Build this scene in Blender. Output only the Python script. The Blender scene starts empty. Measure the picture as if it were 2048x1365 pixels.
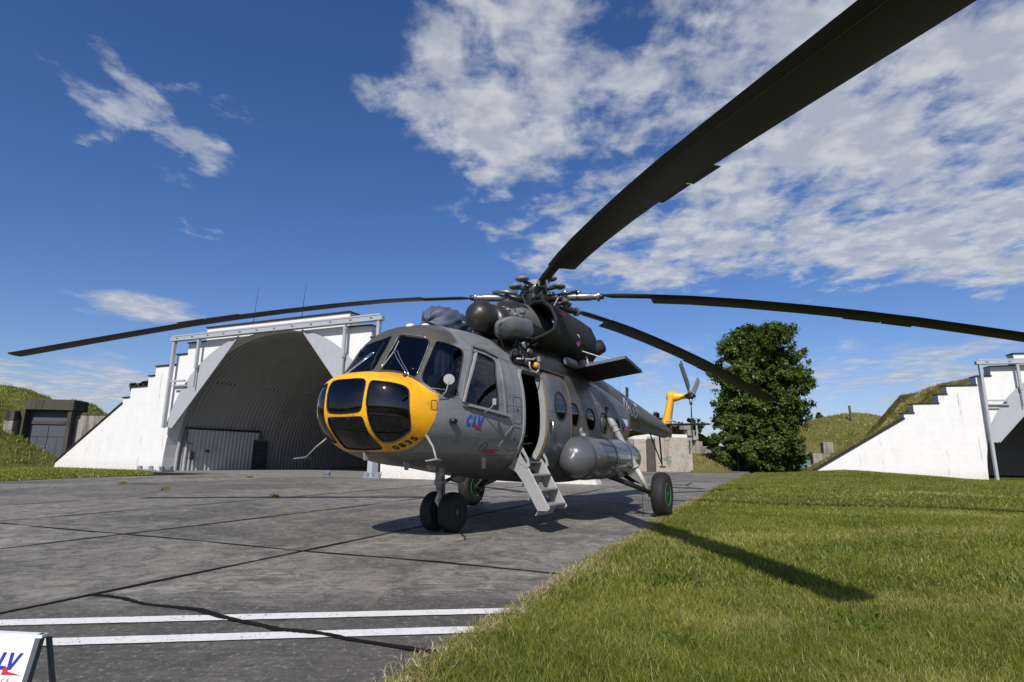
import bpy, bmesh, math, random
import numpy as np
from mathutils import Vector, Matrix
from mathutils.geometry import delaunay_2d_cdt

random.seed(7)
RNG = np.random.default_rng(11)
scene = bpy.context.scene
C = scene.collection

# ------------------------------------------------------------------ camera
cam_data = bpy.data.cameras.new("camera")
cam_data.sensor_width = 36.0
cam_data.lens = 19.985
cam_data.clip_start = 0.05
cam_data.clip_end = 5000.0
cam = bpy.data.objects.new("camera", cam_data)
C.objects.link(cam)
_r = Vector((0.99992536, -0.00243885, 0.01197181))
_u = Vector((-0.0122177, -0.19960153, 0.97980098))
_f = Vector((0.0, 0.97987412, 0.19961642))
_m = Matrix((( _r.x, _u.x, -_f.x, 0.0), (_r.y, _u.y, -_f.y, 0.0), (_r.z, _u.z, -_f.z, 1.1312), (0, 0, 0, 1)))
cam.matrix_world = _m
scene.camera = cam

# ------------------------------------------------------------------ sun
SUN = Vector((-0.250, -1.17, 1.0))          # towards the sun
sun_el = math.atan2(SUN.z, math.hypot(SUN.x, SUN.y))
sun_az = math.atan2(SUN.x, SUN.y)            # clockwise from +Y
sun_data = bpy.data.lights.new("sun", 'SUN')
sun_data.energy = 5.0
sun_data.angle = math.radians(0.53)
sun_data.color = (1.0, 0.955, 0.885)
sun = bpy.data.objects.new("sun", sun_data)
sun.rotation_euler = (-SUN).to_track_quat('-Z', 'Y').to_euler()
sun.location = (-8, -20, 30)
C.objects.link(sun)

# ------------------------------------------------------------------ colour management
scene.view_settings.view_transform = 'Standard'
scene.view_settings.look = 'None'
scene.view_settings.exposure = 0.0
scene.view_settings.gamma = 1.0
scene.view_settings.use_curve_mapping = False


# ------------------------------------------------------------------ node helpers
class NT:
    def __init__(s, tree):
        s.t = tree
        s.n = tree.nodes
        s.l = tree.links

    def node(s, typ, **kw):
        n = s.n.new(typ)
        for k, v in kw.items():
            setattr(n, k, v)
        return n

    def link(s, a, b):
        s.l.new(a, b)

    def put(s, sock, v):
        if hasattr(v, 'is_linked'):
            s.l.new(v, sock)
        else:
            sock.default_value = v

    def math(s, op, a, b=None, c=None, clamp=False):
        n = s.node('ShaderNodeMath', operation=op, use_clamp=clamp)
        s.put(n.inputs[0], a)
        if b is not None:
            s.put(n.inputs[1], b)
        if c is not None:
            s.put(n.inputs[2], c)
        return n.outputs[0]

    def vmath(s, op, a, b=None):
        n = s.node('ShaderNodeVectorMath', operation=op)
        s.put(n.inputs[0], a)
        if b is not None:
            s.put(n.inputs[1], b)
        return n.outputs['Value'] if op in ('LENGTH', 'DOT_PRODUCT', 'DISTANCE') else n.outputs[0]

    def noise(s, vec, scale, detail=4, rough=0.55, distort=0.0, dim='3D'):
        n = s.node('ShaderNodeTexNoise', noise_dimensions=dim)
        if vec is not None:
            s.link(vec, n.inputs['Vector'])
        n.inputs['Scale'].default_value = scale
        n.inputs['Detail'].default_value = detail
        n.inputs['Roughness'].default_value = rough
        n.inputs['Distortion'].default_value = distort
        return n.outputs[0]

    def ramp(s, v, a, b, lo=0.0, hi=1.0, smooth=True):
        n = s.node('ShaderNodeMapRange')
        n.interpolation_type = 'SMOOTHSTEP' if smooth else 'LINEAR'
        s.put(n.inputs['Value'], v)
        s.put(n.inputs['From Min'], a)
        s.put(n.inputs['From Max'], b)
        s.put(n.inputs['To Min'], lo)
        s.put(n.inputs['To Max'], hi)
        return n.outputs[0]

    def mix(s, fac, a, b, blend='MIX'):
        n = s.node('ShaderNodeMix', data_type='RGBA', blend_type=blend)
        s.put(n.inputs['Factor'], fac)
        for sock, v in ((n.inputs[6], a), (n.inputs[7], b)):
            if not hasattr(v, 'is_linked') and len(v) == 3:
                v = (*v, 1.0)
            s.put(sock, v)
        return n.outputs[2]

    def mapping(s, vec, scale=(1, 1, 1), loc=(0, 0, 0), rot=(0, 0, 0), typ='POINT'):
        n = s.node('ShaderNodeMapping', vector_type=typ)
        s.link(vec, n.inputs['Vector'])
        n.inputs['Scale'].default_value = scale
        n.inputs['Location'].default_value = loc
        n.inputs['Rotation'].default_value = rot
        return n.outputs[0]

    def xyz(s, vec):
        n = s.node('ShaderNodeSeparateXYZ')
        s.link(vec, n.inputs[0])
        return n.outputs

    def comb(s, x, y, z):
        n = s.node('ShaderNodeCombineXYZ')
        for i, v in enumerate((x, y, z)):
            s.put(n.inputs[i], v)
        return n.outputs[0]


# ------------------------------------------------------------------ world: sky and clouds
world = bpy.data.worlds.new("World")
scene.world = world
world.use_nodes = True
world.cycles.sampling_method = 'MANUAL'
world.cycles.sample_map_resolution = 512
wt = NT(world.node_tree)
wt.n.clear()
sky = wt.node('ShaderNodeTexSky', sky_type='NISHITA')
sky.sun_disc = False
sky.sun_elevation = sun_el
sky.sun_rotation = sun_az
sky.air_density = 1.0
sky.dust_density = 1.0
sky.ozone_density = 2.4
sky.altitude = 250
SKY_STRENGTH = 0.098
_hs = wt.node('ShaderNodeHueSaturation')
_hs.inputs['Saturation'].default_value = 1.22
_hs.inputs['Value'].default_value = SKY_STRENGTH
wt.link(sky.outputs[0], _hs.inputs['Color'])
skyc = wt.mix(1.0, _hs.outputs[0], (0.96, 0.93, 1.15), 'MULTIPLY')

geo = wt.node('ShaderNodeTexCoord')
gx, gy, gz = wt.xyz(geo.outputs['Generated'])
den = wt.math('ADD', wt.math('MAXIMUM', gz, 0.0), 0.06)
px = wt.math('DIVIDE', gx, den)
py = wt.math('DIVIDE', gy, den)
pp = wt.comb(px, py, 0.0)


def blob(cx, cy, rx, ry, rot=0.0, soft=1.0):
    """soft elliptical patch of the cloud layer (cloud-plane coordinates)"""
    v = wt.mapping(wt.vmath('SUBTRACT', pp, (cx, cy, 0.0)), rot=(0, 0, -rot))
    v = wt.vmath('DIVIDE', v, (rx, ry, 1.0))
    return wt.ramp(wt.vmath('LENGTH', v), 1.0 + 0.5 * soft, 1.0 - 0.5 * soft)


def add(*a):
    r = a[0]
    for b in a[1:]:
        r = wt.math('MAXIMUM', r, b)
    return r


# the layer of small heaped clouds over the right half, thin patches elsewhere
_wn = wt.node('ShaderNodeTexNoise', noise_dimensions='2D')
_wn.inputs['Scale'].default_value = 2.6
_wn.inputs['Detail'].default_value = 3
wt.link(pp, _wn.inputs['Vector'])
_ws = wt.node('ShaderNodeVectorMath', operation='SCALE')
wt.link(wt.vmath('SUBTRACT', _wn.outputs['Color'], (0.5, 0.5, 0.5)), _ws.inputs[0])
_ws.inputs['Scale'].default_value = 0.45
pw = wt.vmath('ADD', pp, _ws.outputs[0])
_ppo = pp
heaps = wt.noise(wt.mapping(pp, scale=(1.0, 0.9, 1.0)), 6.8, 8, 0.60, 0.12, '2D')
broad = wt.noise(pp, 1.5, 2, 0.5, 0, '2D')
pp = pw
mass = add(blob(1.05, 1.85, 1.0, 0.72, 0.10, 1.0), blob(0.12, 1.30, 0.40, 0.46, 0.9, 1.0), blob(0.55, 2.25, 0.60, 0.50, 0.2, 1.0), blob(0.55, 1.15, 0.5, 0.35, 0.2, 1.0), blob(2.0, 2.15, 0.9, 0.42, 0.15, 1.0),
           blob(1.6, 0.8, 0.9, 0.8, 0, 1.0), blob(3.4, 1.6, 1.5, 1.0, 0, 1.0),
           blob(2.6, -1.2, 1.8, 1.4, 0.3, 1.0), blob(-2.8, -2.2, 1.6, 0.9, 0.6, 1.0))
pp = _ppo
cov = wt.math('ADD', wt.math('MULTIPLY', mass, 0.60), wt.math('MULTIPLY', wt.math('SUBTRACT', broad, 0.5), 0.62))
dens1 = wt.math('MULTIPLY', wt.ramp(wt.math('ADD', heaps, cov), 0.76, 1.16), wt.ramp(mass, 0.0, 0.12))
# wind-drawn wisp
_w2 = wt.node('ShaderNodeVectorMath', operation='SCALE')
wt.link(_ws.outputs[0], _w2.inputs[0])
_w2.inputs['Scale'].default_value = 0.22
wisp_n = wt.noise(wt.mapping(wt.vmath('ADD', pp, _w2.outputs[0]), scale=(1.1, 0.85, 1.0), rot=(0, 0, 0.45)), 8.5, 8, 0.60, 0.1, '2D')
pp = pw
wm = add(blob(-0.93, 1.44, 0.14, 0.27, 0.30, 1.6), blob(-1.05, 1.36, 0.10, 0.2, 0.7, 1.6), wt.math('MULTIPLY', blob(-1.28, 2.12, 0.09, 0.14, 0.3, 1.6), 0.72))
dens2 = wt.math('MULTIPLY', wt.ramp(wt.math('ADD', wisp_n, wt.math('MULTIPLY', wm, 0.55)), 0.78, 1.14), wt.ramp(wm, 0.0, 0.12))
# low banks near the horizon
band_n = wt.noise(wt.mapping(_ppo, scale=(0.8, 0.5, 1.0), rot=(0, 0, 0.3)), 2.6, 6, 0.58, 0.15, '2D')
bm_ = add(blob(-2.05, 3.05, 0.28, 0.38, 0.55, 1.6), blob(-4.4, 5.4, 1.8, 1.7, 0.4, 1.2),
          wt.math('MULTIPLY', blob(3.2, 4.6, 2.6, 1.6, -0.2, 1.6), 0.80), blob(-2.0, 9.0, 3.0, 1.8, 0, 1.6), blob(8.0, 6.0, 3.5, 3.0, 0, 1.6))
pp = _ppo
dens3 = wt.math('MULTIPLY', wt.ramp(wt.math('ADD', band_n, wt.math('MULTIPLY', bm_, 0.50)), 0.74, 1.1), wt.ramp(bm_, 0.0, 0.12))
dens = wt.math('MAXIMUM', wt.math('MAXIMUM', dens1, wt.math('MULTIPLY', dens2, 0.75)), wt.math('MULTIPLY', dens3, 0.92))
dens = wt.math('MULTIPLY', dens, wt.ramp(gz, 0.0, 0.05))
# cloud shade: thick cores slightly greyer than the thin lit edges
tone = wt.noise(pp, 8.0, 3, 0.6, 0, '2D')
ccol = wt.mix(wt.ramp(tone, 0.35, 0.72), (0.43, 0.47, 0.55), (0.63, 0.65, 0.69))
skymix = wt.mix(wt.math('MULTIPLY', dens, 0.88), skyc, ccol)
bg = wt.node('ShaderNodeBackground')
wt.link(skymix, bg.inputs['Color'])
bg.inputs['Strength'].default_value = 1.0
wo = wt.node('ShaderNodeOutputWorld')
wt.link(bg.outputs[0], wo.inputs['Surface'])


# ------------------------------------------------------------------ mesh builder
class MB:
    def __init__(s):
        s.v = []
        s.f = []

    def add(s, verts, faces):
        o = len(s.v)
        s.v += [tuple(map(float, p)) for p in verts]
        s.f += [tuple(i + o for i in f) for f in faces]
        return s

    def box(s, c, size, rot=None, taper=1.0):
        x, y, z = (k / 2 for k in size)
        p = [(-x, -y, -z), (x, -y, -z), (x, y, -z), (-x, y, -z), (-x * taper, -y * taper, z), (x * taper, -y * taper, z), (x * taper, y * taper, z), (-x * taper, y * taper, z)]
        R = rot if rot is not None else Matrix.Identity(3)
        c = Vector(c)
        p = [R @ Vector(k) + c for k in p]
        return s.add(p, [(0, 3, 2, 1), (4, 5, 6, 7), (0, 1, 5, 4), (1, 2, 6, 5), (2, 3, 7, 6), (3, 0, 4, 7)])

    def beam(s, a, b, w, h, up=(0, 0, 1)):
        a, b = Vector(a), Vector(b)
        d = b - a
        L = d.length
        z = d.normalized()
        x = z.cross(Vector(up))
        if x.length < 1e-4:
            x = z.cross(Vector((0, 1, 0)))
        x.normalize()
        y = z.cross(x)
        R = Matrix((x, y, z)).transposed()
        return s.box((a + b) / 2, (w, h, L), R)

    def tube(s, pts, rad, n=8, caps=True):
        pts = [Vector(p) for p in pts]
        if not hasattr(rad, '__len__'):
            rad = [rad] * len(pts)
        rings = []
        up = None
        for i, p in enumerate(pts):
            d = (pts[min(i + 1, len(pts) - 1)] - pts[max(i - 1, 0)]).normalized()
            if up is None:
                up = d.orthogonal().normalized()
            x = (up - d * up.dot(d))
            if x.length < 1e-6:
                x = d.orthogonal()
            x.normalize()
            up = x
            y = d.cross(x)
            rings.append([p + (x * math.cos(2 * math.pi * k / n) + y * math.sin(2 * math.pi * k / n)) * rad[i] for k in range(n)])
        return s.loft(rings, True, caps)

    def loft(s, rings, closed=True, caps=False):
        n = len(rings[0])
        v = [p for r in rings for p in r]
        f = []
        m = n if closed else n - 1
        for i in range(len(rings) - 1):
            for k in range(m):
                a, b = i * n + k, i * n + (k + 1) % n
                f.append((a, b, b + n, a + n))
        if caps:
            f.append(tuple(range(n - 1, -1, -1)))
            f.append(tuple((len(rings) - 1) * n + k for k in range(n)))
        return s.add(v, f)

    def lathe(s, prof, c=(0, 0, 0), axis=(0, 0, 1), n=24):
        """prof: (radius, height) pairs"""
        z = Vector(axis).normalized()
        x = z.orthogonal().normalized()
        y = z.cross(x)
        c = Vector(c)
        rings = [[c + z * h + (x * math.cos(2 * math.pi * k / n) + y * math.sin(2 * math.pi * k / n)) * r for k in range(n)] for r, h in prof]
        return s.loft(rings, True, True)

    def prism(s, poly, d0, d1, fn):
        """poly: 2d outline; fn(u, v, d) -> 3d"""
        n = len(poly)
        v = [fn(u, w, d0) for u, w in poly] + [fn(u, w, d1) for u, w in poly]
        f = [tuple(range(n)), tuple(range(2 * n - 1, n - 1, -1))]
        f += [(k, k + n, (k + 1) % n + n, (k + 1) % n) for k in range(n)]
        return s.add(v, f)

    def build(s, name, mat=None, parent=None, smooth=False, bevel=0.0, recalc=True, auto=None):
        me = bpy.data.meshes.new(name)
        me.from_pydata(s.v, [], s.f)
        if recalc or bevel:
            bm = bmesh.new()
            bm.from_mesh(me)
            if recalc:
                bmesh.ops.recalc_face_normals(bm, faces=bm.faces)
            if bevel:
                ed = [e for e in bm.edges if e.is_manifold and e.calc_face_angle(0) > 0.5]
                bmesh.ops.bevel(bm, geom=ed, offset=bevel, segments=1, affect='EDGES', clamp_overlap=True)
            bm.to_mesh(me)
            bm.free()
        if smooth:
            for p in me.polygons:
                p.use_smooth = True
            if auto is not None:
                me.set_sharp_from_angle(angle=math.radians(auto))
        o = bpy.data.objects.new(name, me)
        C.objects.link(o)
        if mat is not None:
            me.materials.append(mat)
        if parent is not None:
            o.parent = parent
        return o


def tag(o, label=None, cat=None, group=None, kind=None):
    if label:
        o['label'] = label
    if cat:
        o['category'] = cat
    if group:
        o['group'] = group
    if kind:
        o['kind'] = kind
    return o


def thing(name, label, cat, loc=(0, 0, 0), rotz=0.0, group=None):
    o = bpy.data.objects.new(name, None)
    o.empty_display_size = 0.2
    o.location = loc
    o.rotation_euler = (0, 0, rotz)
    C.objects.link(o)
    return tag(o, label, cat, group)


def copy_tree(o, parent=None):
    c = o.copy()
    C.objects.link(c)
    c.parent = parent
    for ch in o.children:
        copy_tree(ch, c)
    return c


def text_mesh(txt, size, shear=0.0, bold=0.0, spacing=1.0, extrude=0.0):
    cu = bpy.data.curves.new('t', 'FONT')
    cu.body = txt
    cu.size = size
    cu.shear = shear
    cu.offset = bold
    cu.space_character = spacing
    cu.extrude = extrude
    cu.align_x = 'LEFT'
    o = bpy.data.objects.new('t', cu)
    C.objects.link(o)
    dg = bpy.context.evaluated_depsgraph_get()
    dg.update()
    me = bpy.data.meshes.new_from_object(o.evaluated_get(dg))
    bpy.data.objects.remove(o)
    bpy.data.curves.remove(cu)
    return me


# ------------------------------------------------------------------ materials
def new_mat(name):
    m = bpy.data.materials.new(name)
    m.use_nodes = True
    t = NT(m.node_tree)
    b = t.n['Principled BSDF']
    return m, t, b


def simple(name, col, rough=0.6, metal=0.0, var=0.12, vscale=6.0, bump=0.0, bscale=60.0, spec=0.5, coat=0.0, dirt=None, dirt_amt=0.4, dirt_scale=2.0):
    m, t, b = new_mat(name)
    tc = t.node('ShaderNodeTexCoord').outputs['Object']
    n = t.noise(tc, vscale, 5, 0.6)
    c = t.mix(n, tuple(k * (1 - var) for k in col), tuple(min(1, k * (1 + var)) for k in col))
    if dirt is not None:
        d = t.noise(tc, dirt_scale, 7, 0.65, 0.3)
        c = t.mix(t.ramp(d, 0.5, 0.72, 0, dirt_amt), c, dirt)
    t.link(c, b.inputs['Base Color'])
    rn = t.ramp(t.noise(tc, vscale * 2.3, 4), 0.3, 0.7, max(0.02, rough - 0.07), min(1, rough + 0.07))
    t.link(rn, b.inputs['Roughness'])
    b.inputs['Metallic'].default_value = metal
    b.inputs['Specular IOR Level'].default_value = spec
    b.inputs['Coat Weight'].default_value = coat
    if bump:
        bn = t.node('ShaderNodeBump')
        bn.inputs['Strength'].default_value = bump
        bn.inputs['Distance'].default_value = 0.02
        t.link(t.noise(tc, bscale, 5, 0.6), bn.inputs['Height'])
        t.link(bn.outputs[0], b.inputs['Normal'])
    return m


def mat_concrete():
    m, t, b = new_mat('apron_concrete')
    P = t.node('ShaderNodeNewGeometry').outputs['Position']
    oi = t.node('ShaderNodeObjectInfo').outputs['Random']
    big = t.noise(P, 0.30, 5, 0.6, 0.5)
    mid = t.noise(P, 1.6, 7, 0.68, 0.8)
    fine = t.noise(P, 22.0, 6, 0.75)
    grit = t.noise(P, 120.0, 3, 0.7)
    # broom finish and tyre scrubbing, drawn across the bays
    streak = t.noise(t.mapping(P, scale=(0.8, 8.0, 1.0), rot=(0, 0, 0.38)), 2.6, 7, 0.72, 0.15)
    c = t.mix(t.ramp(mid, 0.30, 0.72), (0.110, 0.107, 0.101), (0.225, 0.216, 0.200))
    c = t.mix(t.math('MULTIPLY', t.ramp(streak, 0.46, 0.64), t.ramp(t.noise(P, 0.7, 3, 0.5), 0.38, 0.62, 0.10, 0.75)), c, (0.335, 0.322, 0.298))
    c = t.mix(t.math('MULTIPLY', t.ramp(streak, 0.50, 0.34), t.ramp(t.noise(P, 0.7, 3, 0.5), 0.38, 0.62, 0.10, 0.55)), c, (0.062, 0.061, 0.059))
    c = t.mix(t.ramp(big, 0.47, 0.62, 0, 0.70), c, (0.070, 0.069, 0.066))
    blot = t.noise(P, 3.2, 8, 0.75, 1.2)
    c = t.mix(t.ramp(blot, 0.49, 0.60, 0, 0.68), c, (0.050, 0.049, 0.047))
    c = t.mix(t.ramp(blot, 0.47, 0.33, 0, 0.60), c, (0.34, 0.325, 0.298))
    c = t.mix(t.ramp(t.noise(P, 0.9, 2, 0.4, 0.3), 0.70, 0.76, 0, 0.7), c, (0.030, 0.029, 0.028))
    c = t.mix(t.ramp(t.noise(P, 0.55, 4, 0.6, 1.0), 0.56, 0.70, 0, 0.35), c, (0.27, 0.235, 0.205))
    # worn darker stretch along the edge marking
    d1 = t.ramp(t.vmath('LENGTH', t.vmath('DIVIDE', t.vmath('SUBTRACT', t.vmath('ADD', P, t.comb(t.math('MULTIPLY', mid, 0.9), t.math('MULTIPLY', mid, 0.9), 0.0)), (-0.2, 3.9, 0.0)), (4.6, 1.6, 1.0))), 1.25, 0.65)
    c = t.mix(t.math('MULTIPLY', d1, 0.74), c, (0.048, 0.047, 0.046))
    c = t.mix(t.ramp(fine, 0.53, 0.70, 0, 0.70), c, (0.36, 0.345, 0.32))
    c = t.mix(t.ramp(fine, 0.47, 0.30, 0, 0.70), c, (0.038, 0.038, 0.037))
    c = t.mix(t.ramp(grit, 0.5, 0.75, 0, 0.40), c, (0.40, 0.385, 0.36))
    c = t.mix(1.0, c, t.comb(*[t.ramp(oi, 0, 1, 0.80 * k_, 1.16 * k_, False) for k_ in (1.0, 0.975, 0.90)]), 'MULTIPLY')
    t.link(c, b.inputs['Base Color'])
    b.inputs['Roughness'].default_value = 0.88
    b.inputs['Specular IOR Level'].default_value = 0.25
    bn = t.node('ShaderNodeBump')
    bn.inputs['Strength'].default_value = 0.7
    bn.inputs['Distance'].default_value = 0.008
    h = t.math('ADD', t.math('MULTIPLY', fine, 1.0), t.math('MULTIPLY', grit, 0.6))
    t.link(h, bn.inputs['Height'])
    t.link(bn.outputs[0], b.inputs['Normal'])
    return m


def mat_paint_line():
    m, t, b = new_mat('road_marking_paint')
    P = t.node('ShaderNodeNewGeometry').outputs['Position']
    n = t.noise(P, 45.0, 5, 0.7)
    n2 = t.noise(P, 5.0, 5, 0.65)
    c = t.mix(t.noise(P, 9, 4), (0.62, 0.61, 0.58), (0.80, 0.79, 0.76))
    t.link(c, b.inputs['Base Color'])
    b.inputs['Roughness'].default_value = 0.75
    worn = t.math('ADD', n, t.math('MULTIPLY', n2, 0.35))
    b.inputs['Alpha'].default_value = 1.0
    t.link(t.ramp(worn, 0.50, 0.58), b.inputs['Alpha'])
    return m


def mat_ground_grass(name='short_grass_ground', dry=0.35):
    m, t, b = new_mat(name)
    P = t.node('ShaderNodeNewGeometry').outputs['Position']
    n1 = t.noise(P, 0.18, 5, 0.6)
    n2 = t.noise(P, 1.4, 6, 0.7, 0.5)
    n3 = t.noise(P, 14.0, 5, 0.75)
    c = t.mix(t.ramp(n2, 0.3, 0.72), (0.060, 0.080, 0.014), (0.150, 0.165, 0.034))
    c = t.mix(t.ramp(n1, 0.5 - dry * 0.3, 0.85 - dry * 0.3, 0, 0.8), c, (0.22, 0.185, 0.07))
    c = t.mix(t.ramp(n3, 0.42, 0.24, 0, 0.75), c, (0.018, 0.028, 0.006))
    c = t.mix(t.ramp(n3, 0.55, 0.75, 0, 0.5), c, (0.17, 0.18, 0.055))
    t.link(c, b.inputs['Base Color'])
    b.inputs['Roughness'].default_value = 0.95
    b.inputs['Specular IOR Level'].default_value = 0.1
    bn = t.node('ShaderNodeBump')
    bn.inputs['Strength'].default_value = 1.0
    bn.inputs['Distance'].default_value = 0.15
    t.link(t.math('ADD', n3, t.math('MULTIPLY', t.noise(P, 40, 4, 0.7), 0.5)), bn.inputs['Height'])
    t.link(bn.outputs[0], b.inputs['Normal'])
    return m


def mat_leafy(name, cols, trans=0.35, gloss=0.02):
    """per-blade / per-leaf colour from a stored attribute 'tint' (0..1) and 'h' (0 base..1 tip)"""
    m, t, b = new_mat(name)
    t.n.remove(b)
    at = t.node('ShaderNodeAttribute', attribute_name='tint')
    sp = t.node('ShaderNodeSeparateColor')
    t.link(at.outputs['Color'], sp.inputs[0])
    c = t.mix(t.ramp(sp.outputs[0], 0.0, 0.7, 0, 1, False), cols[0], cols[1])
    c = t.mix(t.ramp(sp.outputs[0], 0.80, 1.0, 0, 1, False), c, cols[2])
    d = t.node('ShaderNodeBsdfDiffuse')
    tr = t.node('ShaderNodeBsdfTranslucent')
    t.link(c, d.inputs[0])
    t.link(t.mix(1.0, c, (1.25, 1.3, 0.7), 'MULTIPLY'), tr.inputs[0])
    mx = t.node('ShaderNodeMixShader')
    mx.inputs[0].default_value = trans
    t.link(d.outputs[0], mx.inputs[1])
    t.link(tr.outputs[0], mx.inputs[2])
    gl = t.node('ShaderNodeBsdfGlossy')
    gl.inputs['Roughness'].default_value = 0.45
    gl.inputs['Color'].default_value = (0.9, 0.95, 0.85, 1)
    m2 = t.node('ShaderNodeMixShader')
    m2.inputs[0].default_value = gloss
    t.link(mx.outputs[0], m2.inputs[1])
    t.link(gl.outputs[0], m2.inputs[2])
    t.link(m2.outputs[0], t.n['Material Output'].inputs['Surface'])
    return m


def mat_white_wall():
    m, t, b = new_mat('whitewashed_concrete')
    tc = t.node('ShaderNodeTexCoord').outputs['Object']
    x, y, z = t.xyz(tc)
    n = t.noise(tc, 1.3, 6, 0.6)
    fine = t.noise(tc, 9.0, 6, 0.7)
    c = t.mix(n, (0.60, 0.60, 0.59), (0.72, 0.72, 0.71))
    # formwork courses
    w = t.math('FRACT', t.math('MULTIPLY', z, 2.35))
    c = t.mix(t.ramp(t.math('ABSOLUTE', t.math('SUBTRACT', w, 0.5)), 0.455, 0.5, 0, 0.22), c, (0.45, 0.45, 0.43))
    # rain streaks: narrow in x, long in z
    st = t.noise(t.comb(t.math('MULTIPLY', x, 3.2), t.math('MULTIPLY', y, 3.2), t.math('MULTIPLY', z, 0.30)), 1.0, 6, 0.65)
    c = t.mix(t.ramp(st, 0.60, 0.72, 0, 0.62), c, (0.13, 0.125, 0.115))
    c = t.mix(t.ramp(t.noise(tc, 0.9, 5, 0.7, 0.5), 0.56, 0.75, 0, 0.40), c, (0.50, 0.465, 0.40))
    low = t.ramp(z, 0.9, 0.0)
    c = t.mix(t.math('MULTIPLY', low, t.ramp(fine, 0.35, 0.65, 0, 0.65)), c, (0.42, 0.38, 0.31))
    t.link(c, b.inputs['Base Color'])
    b.inputs['Roughness'].default_value = 0.9
    b.inputs['Specular IOR Level'].default_value = 0.2
    bn = t.node('ShaderNodeBump')
    bn.inputs['Strength'].default_value = 0.35
    bn.inputs['Distance'].default_value = 0.03
    t.link(t.math('ADD', fine, t.math('MULTIPLY', t.noise(tc, 40, 4), 0.4)), bn.inputs['Height'])
    t.link(bn.outputs[0], b.inputs['Normal'])
    return m


def mat_old_concrete(name='weathered_concrete', base=(0.27, 0.25, 0.215), dark=(0.055, 0.052, 0.045), green=None, amt=0.75):
    m, t, b = new_mat(name)
    tc = t.node('ShaderNodeTexCoord').outputs['Object']
    x, y, z = t.xyz(tc)
    c = t.mix(t.noise(tc, 1.6, 6, 0.65), tuple(k * 0.75 for k in base), tuple(k * 1.3 for k in base))
    if green is not None:
        g = t.noise(tc, 1.5, 4, 0.6, 0.6)
        c = t.mix(t.ramp(g, 0.57, 0.66, 0, 0.75), c, green)
    st = t.noise(t.comb(t.math('MULTIPLY', x, 1.6), t.math('MULTIPLY', y, 1.6), t.math('MULTIPLY', z, 0.25)), 1.0, 7, 0.68)
    c = t.mix(t.ramp(st, 0.47, 0.68, 0, amt), c, dark)
    c = t.mix(t.ramp(t.noise(tc, 7, 6, 0.7), 0.52, 0.72, 0, 0.6), c, dark)
    t.link(c, b.inputs['Base Color'])
    b.inputs['Roughness'].default_value = 0.93
    b.inputs['Specular IOR Level'].default_value = 0.15
    bn = t.node('ShaderNodeBump')
    bn.inputs['Strength'].default_value = 0.6
    bn.inputs['Distance'].default_value = 0.04
    t.link(t.noise(tc, 14, 6, 0.7), bn.inputs['Height'])
    t.link(bn.outputs[0], b.inputs['Normal'])
    return m


M = {}
M['concrete'] = mat_concrete()
M['tar'] = simple('joint_tar', (0.009, 0.009, 0.009), 0.9, spec=0.15, var=0.4, vscale=20, bump=0.5, bscale=50)
M['line'] = mat_paint_line()
M['turf'] = mat_ground_grass()
M['drygrass'] = mat_ground_grass('dry_mown_grass', 0.75)
M['white'] = mat_white_wall()
M['oldconc'] = mat_old_concrete()
M['darkconc'] = mat_old_concrete('dark_concrete', (0.075, 0.068, 0.057), (0.013, 0.013, 0.012), None, 0.9)  # one dark tone for bunker parts and a narrow wall panel
M['camoconc'] = mat_old_concrete('camouflaged_concrete', (0.34, 0.30, 0.25), (0.10, 0.095, 0.085), (0.10, 0.17, 0.13), 0.55)
M['felt'] = simple('roofing_felt', (0.016, 0.016, 0.016), 0.85)
M['steel'] = simple('pale_grey_steel_paint', (0.34, 0.355, 0.38), 0.55, var=0.08, dirt=(0.22, 0.21, 0.2), dirt_amt=0.3, dirt_scale=3)
M['lining'] = simple('grey_corrugated_lining', (0.30, 0.30, 0.295), 0.7, var=0.12, dirt=(0.2, 0.19, 0.17), dirt_amt=0.5, dirt_scale=0.5)
M['liner'] = simple('sunlit_corrugated_liner', (0.44, 0.445, 0.45), 0.65, var=0.1, dirt=(0.22, 0.21, 0.19), dirt_amt=0.4, dirt_scale=1.0)  # paler than the lining: grazing sunlight put into the colour
M['floor'] = simple('hangar_floor_concrete', (0.20, 0.195, 0.185), 0.85, var=0.2, vscale=1.5, dirt=(0.05, 0.05, 0.05), dirt_scale=1.0)
M['dark'] = simple('black_rubber_and_shade', (0.012, 0.012, 0.012), 0.8)
M['steeldoor'] = simple('slate_grey_steel_door', (0.055, 0.066, 0.082), 0.6, var=0.15, dirt=(0.05, 0.04, 0.03), dirt_amt=0.5)
M['bluedoor'] = simple('faded_teal_steel_door', (0.10, 0.19, 0.215), 0.65, var=0.2, dirt=(0.09, 0.06, 0.045), dirt_amt=0.6)
M['pipe'] = simple('dark_conduit', (0.03, 0.03, 0.03), 0.6)
M['wood'] = simple('weathered_timber', (0.09, 0.07, 0.05), 0.9)
M['galv'] = simple('galvanised_fitting', (0.22, 0.24, 0.27), 0.5, metal=0.3, var=0.2)
M['grass'] = mat_leafy('grass_blade', ((0.100, 0.132, 0.014), (0.255, 0.275, 0.042), (0.50, 0.43, 0.19)), 0.40)
M['dryblade'] = mat_leafy('dry_grass_blade', ((0.14, 0.135, 0.032), (0.30, 0.265, 0.085), (0.50, 0.42, 0.20)), 0.35)
M['leaf'] = mat_leafy('tree_leaf', ((0.030, 0.056, 0.008), (0.085, 0.130, 0.018), (0.16, 0.20, 0.035)), 0.32)
M['leafdark'] = mat_leafy('conifer_leaf', ((0.012, 0.026, 0.007), (0.030, 0.050, 0.012), (0.06, 0.075, 0.02)), 0.2)
M['bark'] = simple('tree_bark', (0.055, 0.042, 0.030), 0.95, bump=0.8, bscale=20)

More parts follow.
